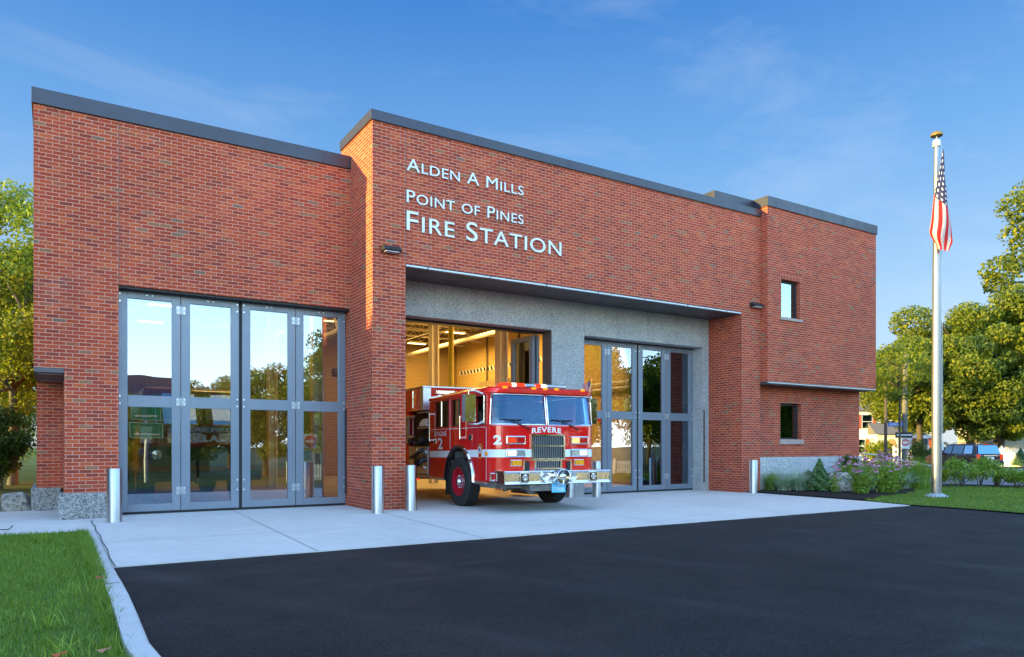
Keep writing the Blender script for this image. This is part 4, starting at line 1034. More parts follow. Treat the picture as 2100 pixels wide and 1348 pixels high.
# wheels
def wheel(cx, cy, side, steer=0.0, width=0.29):
    e = bpy.data.objects.new('wheel', None); COL.objects.link(e); e.parent = FE; e.location = (cx,cy,0.53); e.rotation_euler = (0,0,steer)
    s = side   # -1: outer face towards -x
    T = MB(); r = 0.535
    prof = [(0.30,0.0),(0.36,-0.010),(0.45,-0.014),(0.50,-0.004),(0.525,0.016)]
    gro = []
    xw = 0.024
    while xw < width-0.04:
        gro += [(r,xw),(r,xw+0.036),(r-0.014,xw+0.038),(r-0.014,xw+0.046)]; xw += 0.049
    prof += gro+[(r,width-0.03),(0.525,width-0.016),(0.50,width+0.002),(0.36,width),(0.30,width-0.01)]
    T.lathe([(a,-s*0+ (b if s < 0 else -b)) for a,b in prof], (0,0,0), 'x', 48, 0, False)
    T.build('tyre', M['tyre'], e, smooth=28)
    rm = MB(); q = lambda b: b if s < 0 else -b
    rm.lathe([(0.30,q(0.20)),(0.30,q(0.0)),(0.315,q(-0.004)),(0.305,q(0.012)),(0.285,q(0.02)),(0.275,q(0.09)),(0.20,q(0.115)),(0.17,q(0.08)),(0.10,q(0.075)),(0.0,q(0.075))], (0,0,0), 'x', 40)
    rm.build('rim', M['rimred'], e, smooth=35)
    hb = MB(); hb.lathe([(0.085,q(0.075)),(0.085,q(0.03)),(0.065,q(-0.02)),(0.05,q(-0.035)),(0.0,q(-0.038))], (0,0,0), 'x', 24)
    for k in range(10):
        t = k*math.pi/5; hb.lathe([(0.020,q(0.085)),(0.020,q(0.045)),(0.012,q(0.03)),(0.0,q(0.03))], (0,0.135*math.cos(t),0.135*math.sin(t)), 'x', 8)
    hb.build('hub', M['chrome'], e, smooth=35)
for sd in (-1,1):
    wheel(-0.012 if sd < 0 else W_+0.012, ACX, sd, R(3))
    wheel(0.03 if sd < 0 else W_-0.03, 6.3, sd); 
# pump panel and hose body behind the cab
mb = MB(); mb.box(0.10,W_-0.10,3.30,4.75,0.55,1.52); mb.box(0.14,W_-0.14,3.32,4.7,1.521,2.2); build_each(mb, 'pump_housing', M['black'], FE)
mb = MB(); mb.box(0.0,W_,4.76,8.3,0.62,2.19); mb.box(0.0,W_,3.66,8.3,2.195,2.76); mb.box(0.03,W_-0.03,4.80,8.28,0.45,0.615); bd = mb.build('body', M['red'], FE, bevel=0.015)
mb = MB(); mb.box(-0.006,0.20,3.652,3.90,2.20,2.755); mb.box(W_-0.20,W_+0.006,3.652,3.90,2.20,2.755); mb.box(-0.006,W_+0.006,3.68,8.3,2.762,2.80); build_each(mb, 'corner_plate', M['alu'], FE, bevel=0.004)
mb = MB(); mb.box(-0.008,0.12,3.32,4.72,0.62,1.30); mb.box(-0.006,0.12,4.76,7.9,1.40,2.1); build_each(mb, 'pump_panel', M['alu'], FE, bevel=0.004)
mb = MB(); mb.box(0.33,0.83,3.60,3.65,2.60,2.70,0); mb.box(0.36,0.80,3.585,3.60,2.615,2.685,1); mb.build('scene_light', [M['chrome'],M['lithead']], FE, bevel=0.008)
mb = MB(); mb.tube([(-0.06,4.25,2.27),(-0.06,4.25,2.70)],0.018,8); mb.tube([(0,4.25,2.30),(-0.06,4.25,2.30)],0.016,6); mb.tube([(0,4.25,2.67),(-0.06,4.25,2.67)],0.016,6); mb.build('grab_handle', M['chrome'], FE)
# ladder on the flank
mb = MB()
for z in (1.52,2.02): mb.box(-0.10,-0.04,4.1,7.6,z,z+0.06)
for k in range(12): mb.tube([(-0.07,4.2+k*0.30,1.57),(-0.07,4.2+k*0.30,2.03)],0.020,6)
mb.build('ladder', M['stainless'], FE)
mb = MB(); mb.box(-0.02,0.10,3.4,4.05,1.74,1.79); mb.box(-0.02,0.10,3.4,4.05,2.12,2.16); mb.build('shelf', simple('wooden_rack', (0.28,0.19,0.11), 0.8), FE)
mb = MB(); mb.loft([[(0.0+i*0.3,3.42+i,z),(0.0+i*0.3,4.0-i,z),(0.3,4.0-i,z),(0.3,3.42+i,z)] for z,i in ((1.795,0.0),(1.87,0.02),(1.95,0.10),(1.99,0.2))]); mb.build('folded_cover', simple('canvas_white', (0.6,0.6,0.6), 0.9), FE, smooth=60, bevel=0.02)
mb = MB()
for y, z in ((3.55,1.45),(3.9,1.38),(4.3,1.42)):
    mb.tube([(0.1,y,z),(-0.10,y,z)],0.055,12); mb.lathe([(0.085,-0.10),(0.085,-0.15),(0.05,-0.155)],(0,y,z),'x',14)
mb.tube([(0.05,3.6,1.25),(-0.12,3.6,1.18),(-0.16,3.9,1.05),(-0.10,4.3,1.02)],0.05,10); mb.tube([(0.05,3.5,1.0),(-0.14,3.5,0.95),(-0.14,3.5,0.86)],0.065,12); mb.lathe([(0.10,-0.02),(0.12,-0.05),(0.12,-0.09),(0.08,-0.10)],(0,4.0,0.9),'x',20)
mb.build('valve', M['darkmetal'], FE, smooth=40)
mb = MB()
for y,z in ((3.48,1.16),(3.75,1.18),(4.05,1.2),(3.6,0.78)): mb.lathe([(0.06,-0.01),(0.06,-0.03),(0.05,-0.035),(0.0,-0.035)],(0,y,z),'x',16)
build_each(mb, 'gauge', M['clearlens'], FE)
mb = MB(); mb.box(-0.015,0.25,3.3,4.7,0.545,0.60); mb.build('step', M['alu'], FE)
mb = MB(); mb.box(-0.012,0.02,4.0,4.12,0.46,0.50); mb.build('marker_light', M['litred'], FE)
# wipers
for s0, s1 in ((S_C-0.44,S_C-0.92),(S_C+0.72,S_C+0.26)):
    mb = MB(); mb.tube([F3(s0,1.66,0.03),F3((s0+s1)/2,1.76,0.035),F3(s1+0.1,1.83,0.02)],0.012,6)
    mb.tube([F3(s,z,0.018) for s,z in ((s1-0.17,1.845),(s1+0.05,1.835),(s1+0.33,1.835))],0.011,6); mb.lathe([(0.025,0.0),(0.02,0.03),(0,0.03)],F3(s0,1.65,0.0),'y',10)
    mb.build('wiper', M['black'], FE)
# small flag on the far mirror arm
SF = thing('small_flag', 'small striped flag with a blue corner, fixed beside the far mirror of the fire engine', 'flag', (0,0,0))
SF.matrix_world = Matrix.Translation((1.91,-1.31,0)) @ Matrix.Rotation(R(-5),4,'Z')
mb = MB(); mb.tube([(2.52,0.10,2.35),(2.62,0.14,2.80)],0.010,6); mb.build('flag_stick', M['gold'], SF)
# ------------------------------------------------------------------ vegetation
def unit(v): return v/np.maximum(np.linalg.norm(v, axis=1, keepdims=True), 1e-6)
def leaf_quads(c, size, rng, up=0.35, aspect=0.55, outward=None):
    """diamond leaves at points c"""
    n = len(c)
    nrm = unit(rng.normal(size=(n,3))+np.array([0,0,up*2]) + (outward*0.8 if outward is not None else 0))
    t = unit(np.cross(nrm, rng.normal(size=(n,3)))); b = np.cross(nrm, t)
    L = (size*rng.uniform(0.6,1.25,(n,1))); Wd = L*aspect
    droop = np.array([0,0,-1.0])*L*rng.uniform(0,0.25,(n,1))
    v = np.empty((n,4,3)); v[:,0] = c-t*L*0.5; v[:,1] = c+b*Wd*0.5; v[:,2] = c+t*L*0.5+droop; v[:,3] = c-b*Wd*0.5
    return v.reshape(-1,3), np.arange(n*4).reshape(n,4)
def crown_points(centers, radii, n, rng, flat=0.75, hollow=0.35):
    centers = np.array(centers); radii = np.array(radii)
    w = radii**2; k = rng.choice(len(centers), n, p=w/w.sum())
    d = unit(rng.normal(size=(n,3))); r = radii[k]*(hollow+(1.12-hollow)*rng.uniform(0,1,n)**0.6)
    d[:,2] *= flat
    return centers[k]+d*r[:,None], d
def ellipsoid_clusters(k, c, rad, rng, rmin, rmax, shell=0.55):
    out = []; rr = []
    while len(out) < k:
        p = rng.uniform(-1,1,3); q = np.linalg.norm(p)
        if q > 1 or q < shell*rng.uniform(0.2,1): continue
        s = 1+0.22*mnoise.noise(Vector(p*1.7)+Vector(c)*0.37)
        out.append(np.array(c)+p*np.array(rad)*s); rr.append(rng.uniform(rmin,rmax))
    return out, rr
def limb(mb, a, b, r0, r1, rng, sag=0.12, n=5, seg=6):
    a = np.array(a,float); b = np.array(b,float); L = np.linalg.norm(b-a); pts = []; rad = []
    j = rng.normal(size=3)*L*0.06
    for i in range(n+1):
        t = i/n; p = a+(b-a)*t+j*math.sin(math.pi*t); p[2] += sag*L*math.sin(math.pi*t)*0.6
        pts.append(tuple(p)); rad.append(r0+(r1-r0)*t)
    mb.tube(pts, rad, seg)
def tree(name, label, loc, clusters, radii, n, leaf, leafmat, trunk_r, fork, seed, bark='bark', group=None, cat='tree', limbs=14, lean=(0,0), trunks=1, flat=0.75, aspect=0.55, hollow=0.35):
    """clusters are local to loc"""
    rng = np.random.default_rng(seed)
    root = thing(name, label, cat, loc, 0, group)
    mb = MB()
    for tk in range(trunks):
        ox, oy = (0,0) if tk == 0 else tuple(rng.uniform(-0.5,0.5,2))
        fp = (lean[0]+ox*1.6, lean[1]+oy*1.6, fork)
        pts = [(ox,oy,-0.3),(ox,oy,0.0),(ox+lean[0]*0.25+rng.normal()*trunk_r*0.2,oy+lean[1]*0.25,fork*0.3),(ox+lean[0]*0.6+rng.normal()*trunk_r*0.3,oy+lean[1]*0.6,fork*0.65),fp]
        mb.tube(pts, [trunk_r*1.5,trunk_r*1.2,trunk_r,trunk_r*0.92,trunk_r*0.8], 10)
        idx = rng.choice(len(clusters), min(limbs,len(clusters)), replace=False)
        for i in idx:
            c = clusters[i]
            mid = np.array(fp)*0.45+np.array(c)*0.55+np.array([0,0,0.06*np.linalg.norm(np.array(c)-np.array(fp))])
            limb(mb, fp, mid, trunk_r*0.5, trunk_r*0.24, rng); limb(mb, mid, c, trunk_r*0.24, trunk_r*0.06, rng)
            for q in range(2):
                d = rng.normal(size=3); d /= np.linalg.norm(d); limb(mb, mid, np.array(c)+d*radii[i]*0.9, trunk_r*0.14, trunk_r*0.03, rng, n=3, seg=4)
    mb.build('trunk', M[bark], root, smooth=60, weld=False)
    pts, d = crown_points(clusters, radii, n, rng, flat, hollow)
    v, f = leaf_quads(pts, leaf, rng, aspect=aspect, outward=d)
    link('crown', fast_mesh('crown', v, f, M[leafmat]), root)
    return root
def std_tree(name, label, loc, h, rad, crown_z, crown_h, k, n, leaf, mat, seed, tr=0.22, rc=(0.8,1.5), **kw):
    rng = np.random.default_rng(seed+100)
    cl, rr = ellipsoid_clusters(k, (0,0,crown_z), (rad,rad,crown_h/2), rng, *rc)
    return tree(name, label, loc, cl, rr, n, leaf, mat, tr, max(0.6,crown_z-crown_h*0.32), seed, **kw)
def bush(name, label, loc, r, h, n, leaf, mat, seed, k=9, group=None, cat='shrub', stems=7, aspect=0.55):
    rng = np.random.default_rng(seed); root = thing(name, label, cat, loc, 0, group)
    cl, rr = ellipsoid_clusters(k, (0,0,h*0.55), (r*0.72,r*0.72,h*0.36), rng, r*0.28, r*0.48, 0.3)
    mb = MB()
    for i in range(min(stems,k)): limb(mb, tuple(rng.normal(size=2)*r*0.1)+(-0.03,), cl[i], 0.014, 0.004, rng, n=4, seg=5)
    mb.build('stem', M['bark'], root, weld=False)
    pts, d = crown_points(cl, rr, n, rng, 0.9, 0.2); pts[:,2] = np.maximum(pts[:,2],0.03)
    v, f = leaf_quads(pts, leaf, rng, up=0.3, aspect=aspect, outward=d)
    link('foliage', fast_mesh('foliage', v, f, M[mat]), root)
    return root
def blades(base, length, width, lean, rng, seg=3, curl=0.6):
    """grass blades as tapering strips; base (n,3), returns verts, quads"""
    n = len(base); az = rng.uniform(0,2*math.pi,n); d = np.stack([np.cos(az),np.sin(az),np.zeros(n)],1); s = np.stack([-np.sin(az),np.cos(az),np.zeros(n)],1)
    v = np.empty((n,(seg+1)*2,3)); L = length; ln = lean
    for i in range(seg+1):
        t = i/seg; horiz = L*ln*(t**(1+curl)); vert = L*(t-0.45*ln*t*t)
        p = base+d*horiz[:,None]+np.array([0,0,1])*vert[:,None]; wdt = (width*(1-t*0.92))[:,None]*0.5
        v[:,2*i] = p-s*wdt; v[:,2*i+1] = p+s*wdt
    k = (seg+1)*2; base_i = (np.arange(n)*k)[:,None,None]
    q = np.array([[2*i,2*i+1,2*i+3,2*i+2] for i in range(seg)])[None]
    return v.reshape(-1,3), (q+base_i).reshape(-1,4)
def inpoly(x, y, poly):
    ins = np.zeros(len(x), bool); j = len(poly)-1
    for i in range(len(poly)):
        xi,yi = poly[i]; xj,yj = poly[j]
        c = ((yi > y) != (yj > y)) & (x < (xj-xi)*(y-yi)/(yj-yi+1e-12)+xi); ins ^= c; j = i
    return ins
gzv = np.vectorize(gz)
# lawn grass
def grass_patch(name, poly, n, lmin, lmax, w0, seed, label, ragged=0.0, dz=0.0):
    rng = np.random.default_rng(seed); P = np.array(poly); lo, hi = P.min(0), P.max(0)
    xy = rng.uniform(lo, hi, (n*2,2)); xy = xy[inpoly(xy[:,0],xy[:,1],poly)][:n]
    dens = np.array([mnoise.noise(Vector((x*0.9,y*0.9,seed))) for x,y in xy])
    fine = np.array([mnoise.noise(Vector((x*3.1,y*3.1,seed+5))) for x,y in xy])
    b = np.column_stack([xy, gzv(xy[:,0],xy[:,1])+dz])
    L = rng.uniform(lmin,lmax,len(b))*(1+0.45*dens+0.35*fine)
    tall = rng.uniform(0,1,len(b)) < 0.006; L = np.where(tall, L*1.9, L)
    v, f = blades(b, L, w0*rng.uniform(0.6,1.3,len(b)), rng.uniform(0.25,1.1,len(b)), rng, 3)
    o = link(name, fast_mesh(name, v, f, M['blade'])); o['kind'] = 'stuff'; o['label'] = label; o['category'] = 'grass'
    return o
grass_patch('grass', [(-5.075,-1.07),(-8.6,-1.07),(-9.0,-6.0),(-8.6,-11.5),(-5.2,-11.5),(-4.95,-10.2),(-5.03,-9.3),(-5.075,-8.6)], 105000, 0.035, 0.075, 0.0062, 3, 'mown green grass of the left lawn along the kerb')
grass_patch('grass', [(-5.02,-1.2),(-5.17,-1.2),(-5.17,-11.0),(-4.95,-10.2),(-5.0,-9.3),(-5.02,-8.6)], 5200, 0.06, 0.14, 0.007, 4, 'longer grass hanging over the left kerb')
grass_patch('grass', [(p[0],p[1]) for p in LAWN2], 70000, 0.05, 0.11, 0.013, 5, 'mown green grass around the flagpole')
# a few coarse weeds standing taller than the lawn
rng = np.random.default_rng(77)
for i,(x,y) in enumerate(((-5.6,-2.3),(-5.25,-6.6),(-5.5,-7.7),(-5.4,-8.5))):
    b = np.column_stack([rng.normal(x,0.05,26),rng.normal(y,0.05,26),np.full(26,gz(x,y))])
    v, f = blades(b, rng.uniform(0.14,0.26,26), rng.uniform(0.006,0.011,26), rng.uniform(0.3,1.2,26), rng, 4)
    tag(link('grass_tuft', fast_mesh('grass_tuft', v, f, M['leafC'])), ['bright weed tuft near the far edge of the left lawn','broad bright grass tuft leaning over the kerb where it starts to drop','bright grass tuft in the left lawn behind the kerb bend','bright grass tuft nearest the bottom of the kerb'][i], 'grass tuft')
# fallen leaves near the kerb
for i,(x,y,c) in enumerate(((-5.42,-8.72,(0.32,0.07,0.02)),(-5.18,-8.75,(0.30,0.14,0.08)),(-5.09,-6.25,(0.28,0.06,0.03)))):
    mb = MB(); z = gz(x,y)+0.085
    pts = [(0.05*math.cos(t)*(1 if k%2 else 0.55),0.04*math.sin(t)*(1 if k%2 else 0.6)) for k,t in enumerate(srange(0,2*math.pi*9/10,9))]
    mb.add([(x+a,y+b,z+0.012*math.sin(k*1.7)) for k,(a,b) in enumerate(pts)]+[(x,y,z+0.012)], [(k,(k+1)%10,10) for k in range(10)])
    tag(mb.build('fallen_leaf', simple('dry_leaf_%d' % i, c, 0.8)), ['orange fallen leaf lying in the grass by the kerb bend','pale brown fallen leaf right beside the kerb bend','red fallen leaf in the grass halfway along the kerb'][i], 'leaf')

# ornamental grasses
def fountain(name, label, loc, n, l0, l1, mat, seed, w=0.010, lean=(0.3,1.15), spread=0.07, group=None):
    rng = np.random.default_rng(seed); b = np.column_stack([rng.normal(0,spread,(n,2)),np.zeros(n)-0.02])
    v, f = blades(b, rng.uniform(l0,l1,n), w*rng.uniform(0.6,1.2,n), rng.uniform(lean[0],lean[1],n), rng, 6, 0.9)
    o = link(name, fast_mesh(name, v, f, M[mat])); o.location = loc
    return tag(o, label, 'ornamental grass', group)
GZB = 0.03
fountain('grass_clump','small blue-green grass clump at the bed edge nearest the corner bollard',(12.46,-0.30,GZB),190,0.40,0.70,'bluegrass',1,0.030,(0.5,1.7))
fountain('grass_clump','large arching blue-green grass clump left of the dwarf conifer',(12.99,-0.36,GZB),420,0.55,1.0,'bluegrass',2,0.034,(0.45,1.75),0.12)
fountain('grass_clump','dark green wispy grass clump against the granite base behind the brick pier',(12.33,0.05,GZB),300,0.5,0.9,'leafC',3,0.014,(0.3,0.95))
fountain('grass_clump','pale blue grass clump standing behind the boulder and coneflowers',(14.76,-1.45,GZB),380,0.55,0.98,'bluegrass',4,0.032,(0.4,1.6))
fountain('grass_clump','blue-green grass clump between the coneflowers and the flagpole',(16.3,-1.62,GZB),320,0.5,0.92,'bluegrass',5,0.032,(0.4,1.6))
fountain('grass_clump','tall upright green grass clump just left of the flagpole',(17.27,-1.52,GZB),620,0.75,1.2,'leafC',6,0.017,(0.15,0.65),0.13)
fountain('grass_clump','low green grass clump behind the flagpole',(17.95,-1.3,GZB),420,0.45,0.8,'leafC',7,0.016,(0.3,0.9),0.10)
# dwarf conifer
def cone_conifer(label, loc, h, r, n, mat, seed, leaf=0.06, name='dwarf_conifer'):
    rng = np.random.default_rng(seed); root = thing(name, label, 'conifer', loc)
    mb = MB(); mb.tube([(0,0,-0.05),(0,0,h*0.8)],[0.025,0.008],6); mb.build('trunk', M['bark'], root)
    t = rng.uniform(0,1,n)**1.4; az = rng.uniform(0,2*math.pi,n)
    rad = r*np.minimum(1.0,(1-t)*1.25+0.02)*np.sqrt(rng.uniform(0.25,1,n))*(1+0.30*np.sin(az*5+t*21)+0.12*rng.normal(size=n))
    p = np.column_stack([rad*np.cos(az),rad*np.sin(az),0.03+t*h]); d = np.column_stack([np.cos(az),np.sin(az),np.full(n,0.6)])
    v, f = leaf_quads(p, leaf, rng, 0.5, 0.4, d); link('foliage', fast_mesh('foliage', v, f, M[mat]), root)
    return root
cone_conifer('dark green cone-shaped dwarf conifer between the blue grass and the boulder', (13.16,-0.98,GZB), 0.88, 0.29, 7000, 'conifer', 11, 0.075)
# coneflowers: foliage, stems and many pink heads
def flower_mesh(seed):
    rng = np.random.default_rng(seed); mb = MB()
    n = 12
    for k in range(n):
        a = 2*math.pi*k/n+rng.normal()*0.08; c, s = math.cos(a), math.sin(a); L = 0.055*rng.uniform(0.85,1.1); dr = rng.uniform(0.35,0.75)
        q = lambda r, w, z: [(c*r-s*w, s*r+c*w, z),(c*r+s*w, s*r-c*w, z)]
        vs = q(0.010,0.006,0.0)+q(0.010+L*0.5,0.011,-L*dr*0.25)+q(0.010+L*0.92,0.006,-L*dr)
        mb.add(vs, [(0,1,3,2),(2,3,5,4)], 0)
    mb.lathe([(0.018,-0.004),(0.021,0.008),(0.016,0.022),(0.0,0.028)], (0,0,0), 'z', 10, 1)
    me = bpy.data.meshes.new('flower'); me.from_pydata(mb.v, [], mb.f); me.materials.append(M['petal']); me.materials.append(M['cone']); me.polygons.foreach_set('material_index', mb.m)
    return me
FLM = [flower_mesh(k) for k in range(3)]
def coneflower(label, loc, r, h, nfl, nleaf, seed, lean=(0,0)):
    rng = np.random.default_rng(seed); root = thing('coneflower', label, 'coneflower', loc, 0, 'pink coneflowers in the planting bed')
    st = MB(); heads = []
    for i in range(nfl):
        a = rng.uniform(0,2*math.pi); q = r*math.sqrt(rng.uniform(0,1)); top = (q*math.cos(a)+lean[0], q*math.sin(a)+lean[1], h*rng.uniform(0.62,1.05))
        bx, by = q*0.35*math.cos(a), q*0.35*math.sin(a)
        st.tube([(bx,by,-0.03),((bx*2+top[0])/3,(by*2+top[1])/3,top[2]*0.4),top], [0.006,0.005,0.004], 5); heads.append(top)
    st.build('stem', M['leafC'], root, weld=False)
    P = []
    for k in range(nleaf):
        i = rng.integers(0,len(heads)); t = rng.uniform(0.05,0.85)**1.2; hh = np.array(heads[i])
        P.append(hh*np.array([t*0.8+0.2,t*0.8+0.2,t])+rng.normal(size=3)*np.array([0.07,0.07,0.04]))
    P = np.array(P); P[:,2] = np.maximum(P[:,2],0.03)
    v, f = leaf_quads(P, 0.12, rng, 0.2, 0.34); link('foliage', fast_mesh('foliage', v, f, M['leafC']), root)
    for i, hd in enumerate(heads):
        o = bpy.data.objects.new('flower', FLM[i%3]); COL.objects.link(o); o.parent = root; o.location = hd; o.rotation_euler = (rng.normal()*0.25, rng.normal()*0.25, rng.uniform(0,6)); s = rng.uniform(0.85,1.25); o.scale = (s,s,s)
    return root
coneflower('small coneflower clump growing right in front of the boulder', (12.86,-1.66,GZB), 0.16, 0.70, 6, 120, 21)
coneflower('large coneflower clump at the bed edge just right of the boulder', (13.16,-2.24,GZB), 0.42, 0.95, 20, 760, 22)
coneflower('bushy coneflower clump in the middle of the bed, leaning left', (13.95,-2.52,GZB), 0.46, 1.0, 24, 900, 23)
coneflower('coneflower clump behind the boulder against the granite wall', (14.9,-0.75,GZB), 0.40, 1.02, 16, 300, 24)
coneflower('tall coneflower clump at the right rear of the bed before the utility pole', (15.65,-1.75,GZB), 0.55, 1.08, 26, 700, 25)
coneflower('rearmost coneflower clump beside the handrail', (16.55,-0.6,GZB), 0.5, 1.15, 16, 500, 26)
coneflower('sparse coneflower clump nearest the flagpole', (16.75,-1.35,GZB), 0.38, 1.1, 12, 400, 27)
# shrubs
SH = 'bright green shrubs in a row beyond the flagpole'
for i,(x,y,r,h,lab,mat) in enumerate(((18.75,-1.45,0.42,0.72,'yellow-green shrub touching the right side of the flagpole','leafY'),(19.25,-1.85,0.60,0.95,'broad bright green shrub in front of the parked car','leafC'),(20.6,-1.75,0.62,0.92,'bright green shrub under the rear bumper of the dark car','leafC'),(19.95,-2.55,0.42,0.72,'thin open shrub with bare stems showing at its foot','leafC'),(19.85,-3.25,0.58,0.85,'bright green shrub at the far right edge of the bed','leafC'))):
    bush('shrub', lab, (x,y,GZB), r, h, 1500 if i != 3 else 800, 0.085, mat, 40+i, group=SH)
bush('shrub','rounded dark green shrub at the right corner of the granite base',(16.05,-0.05,GZB),0.48,1.02,2600,0.07,'leafB',51)
bush('shrub','small leafy shrub before the granite base, left of the conifer',(13.9,0.0,GZB),0.26,0.72,420,0.07,'leafB',52)
bush('shrub','yellow-lit shrub behind the handrail',(18.4,1.6,0),0.55,0.9,1500,0.08,'leafY',53)
bush('shrub','low yellow daylily leaves at the edge of the shrub row',(20.5,-2.3,GZB),0.16,0.22,120,0.07,'leafY',54)
# boulders
def boulder(label, loc, sx, sy, sz, seed):
    bm = bmesh.new(); bmesh.ops.create_icosphere(bm, subdivisions=4, radius=1)
    for v in bm.verts:
        p = v.co.copy(); q = 1+0.22*mnoise.noise(p*1.2+Vector((seed,0,0)))+0.10*mnoise.noise(p*3.1+Vector((0,seed,0)))+0.035*mnoise.noise(p*9)
        p = p*q; p = Vector((max(-0.86,min(0.9,p.x)),max(-0.84,min(0.84,p.y)),max(-0.5,min(0.80+0.1*p.x,p.z)))); v.co = Vector((p.x*sx,p.y*sy,p.z*sz))
    me = bpy.data.meshes.new('boulder'); bm.to_mesh(me); bm.free(); me.materials.append(M['boulder'])
    o = link('boulder', me, None, 40); o.location = loc; return tag(o, label, 'boulder')
boulder('brown-grey boulder among the pink coneflowers', (13.84,-1.12,0.16), 0.44, 0.36, 0.47, 2)
boulder('grey boulder beside the left granite corner of the building', (-6.13,4.15,0.08), 0.30, 0.30, 0.34, 6)
# left side: trees, bushes
bush('shrub','low bright green shrub beyond the left walk',(-6.9,4.6,0),0.55,0.55,1500,0.07,'leafC',61)
bush('shrub','green shrub further left beyond the walk',(-8.0,5.2,0),0.7,0.8,1500,0.08,'leafC',62)
for i,(x,y,r,h,lab) in enumerate(((-6.9,14.0,0.8,2.6,'dark tall shrub in front of the slim tree trunk'),(-7.3,21.5,1.3,3.6,'dark shrub behind the slim tree trunk'),(-7.3,30,1.7,4.4,'tall dark shrub filling the gap past the left wall'),(-7.6,46,3.2,6.0,'farthest dark shrub seen past the left wall'))):
    bush('shrub', lab, (x,y,-0.02), r, h, 4600, 0.15, 'leafB', 63+i, 22, 'dark shrubs under the left trees')
std_tree('leafy_tree','tall sunlit tree standing left of the building, slim bare trunk', (-6.72,17.2,-0.05), 10.6, 2.6, 6.3, 9.0, 56, 38000, 0.15, 'leafY', 71, 0.15, (0.6,1.1), bark='bark2')
std_tree('leafy_tree','darker tree behind the slim one at the far left', (-7.6,25.5,-0.05), 11, 3.0, 6.0, 9.0, 44, 30000, 0.19, 'leafA', 72, 0.2, (0.7,1.3))
std_tree('leafy_tree','broad tree farthest back at the left edge with sun on its top', (-9.0,36.0,-0.05), 12, 3.4, 7.0, 11, 46, 34000, 0.22, 'leafA', 73, 0.22, (0.8,1.4))
# right side: trees beyond the street
rt = std_tree('maple_tree','huge sunlit maple behind the white fence at the right', (60.4,15.5,-0.25), 14, 8.6, 8.3, 12.0, 150, 120000, 0.30, 'leafA', 81, 0.42, (0.7,1.7), hollow=0.55)
std_tree('maple_tree','lower dark green tree left of the huge maple, above the car', (56.0,15.6,-0.25), 9.5, 4.6, 6.4, 8.2, 80, 52000, 0.28, 'leafB', 82, 0.28, (0.6,1.3), hollow=0.5)
std_tree('leafy_tree','thin open tree with sky showing, right beside the building corner', (45.4,16.2,-0.25), 8.6, 2.2, 7.1, 2.9, 22, 1500, 0.24, 'leafA', 83, 0.11, (0.3,0.75))
std_tree('maple_tree','rounded yellow-green maple just left of the flagpole top, behind the utility pole', (53.0,17.9,-0.25), 10.5, 3.9, 6.6, 7.4, 70, 42000, 0.27, 'leafA', 85, 0.24, (0.6,1.3), hollow=0.5)
std_tree('leafy_tree','small airy tree in front of the utility pole, hiding its top', (36.9,10.3,-0.25), 8.0, 1.9, 5.9, 3.0, 26, 3000, 0.20, 'leafA', 86, 0.07, (0.3,0.7))
# near tree at the right edge: only its left boughs reach into the picture
rng = np.random.default_rng(9)
cl = [(-3.3,2.3,9.2),(-3.0,2.4,8.4),(-3.7,2.6,7.1),(-3.9,2.7,6.7),(-2.9,2.4,7.6),(-2.4,2.2,9.9),(-2.2,2.0,7.0),(-1.5,1.5,8.8),(-1.2,1.2,10.3),(0,0,9.5),(0.8,0.4,8.2),(1.6,-0.8,9.4),(0.2,-1.8,8.6),(-0.4,1.8,6.9),(1.2,1.6,10.4),(2.4,0.4,8.0)]
tree('leafy_tree','near tree at the right edge of the view with boughs reaching in', (24.5,-4.95,-0.05), [np.array(c) for c in cl], [0.62,0.55,0.6,0.4,0.55,0.6,0.5,0.8,0.8,1.1,1.0,1.1,1.1,0.9,1.0,1.1], 15000, 0.14, 'leafA', 0.2, 5.2, 91, 'bark2', limbs=16, aspect=0.7)
# hedge and bushes in front of the houses
for i,(x,y,r,h,mat) in enumerate(((52.5,21.2,1.6,1.9,'leafY'),(55.5,22.3,1.5,1.7,'leafY'),(50.2,16.5,1.3,2.0,'leafB'),(52.2,15.6,1.2,1.6,'leafB'))):
    bush('shrub',['sunlit yellow bush under the white house porch','sunlit yellow bush right of the house door','dark bush behind the utility pole','dark bush left of the parked car'][i],(x,y,-0.25),r,h,2600,0.17,mat,95+i,12,'bushes across the street')
# trees and bushes across the main road, reflected in the doors, and the row that shades the forecourt
base = std_tree('roadside_tree','round green tree across the main road, mirrored in the door glass', (7.3,-36,-0.85), 9.5, 4.0, 6.2, 8.6, 52, 24000, 0.28, 'leafY', 101, 0.26, (0.9,1.5), group='trees across the main road', hollow=0.45)
base.scale = (0.72,0.72,0.72)
for i,(x,y,s_,rz) in enumerate(((-1.5,-37,0.50,1),(3.0,-38,0.60,2),(11.5,-33,0.92,3),(16,-35,0.8,4),(22.5,-36,0.9,5),(30,-31,1.2,0.5),(36,-38,1.2,1.5),(44,-30,1.2,2.5),(-9,-40,0.5,3.5),(-16,-38,0.6,4.5),(54,-34,1.2,0.2),(60,-33,1.0,1.1),(49,-37,1.15,2.0),(25,-30,1.05,0.4),(33.5,-42,1.1,2.6),(40,-45,1.2,4.2),(-30,-62,0.8,0.3),(-20,-64,0.8,1.3),(-10,-63,0.75,2.1),(0,-65,0.8,3.3),(10,-63,0.85,4.0),(20,-65,0.9,0.8),(30,-62,1.0,1.9),(41,-60,1.1,2.8),(52,-62,1.1,3.6),(64,-58,1.2,4.6),(76,-55,1.3,5.3),(88,-50,1.4,0.9),(68,-40,1.2,2.2),(78,-34,1.3,3.1))):
    dup(base, (x,y,-0.85), rz, None, s_)
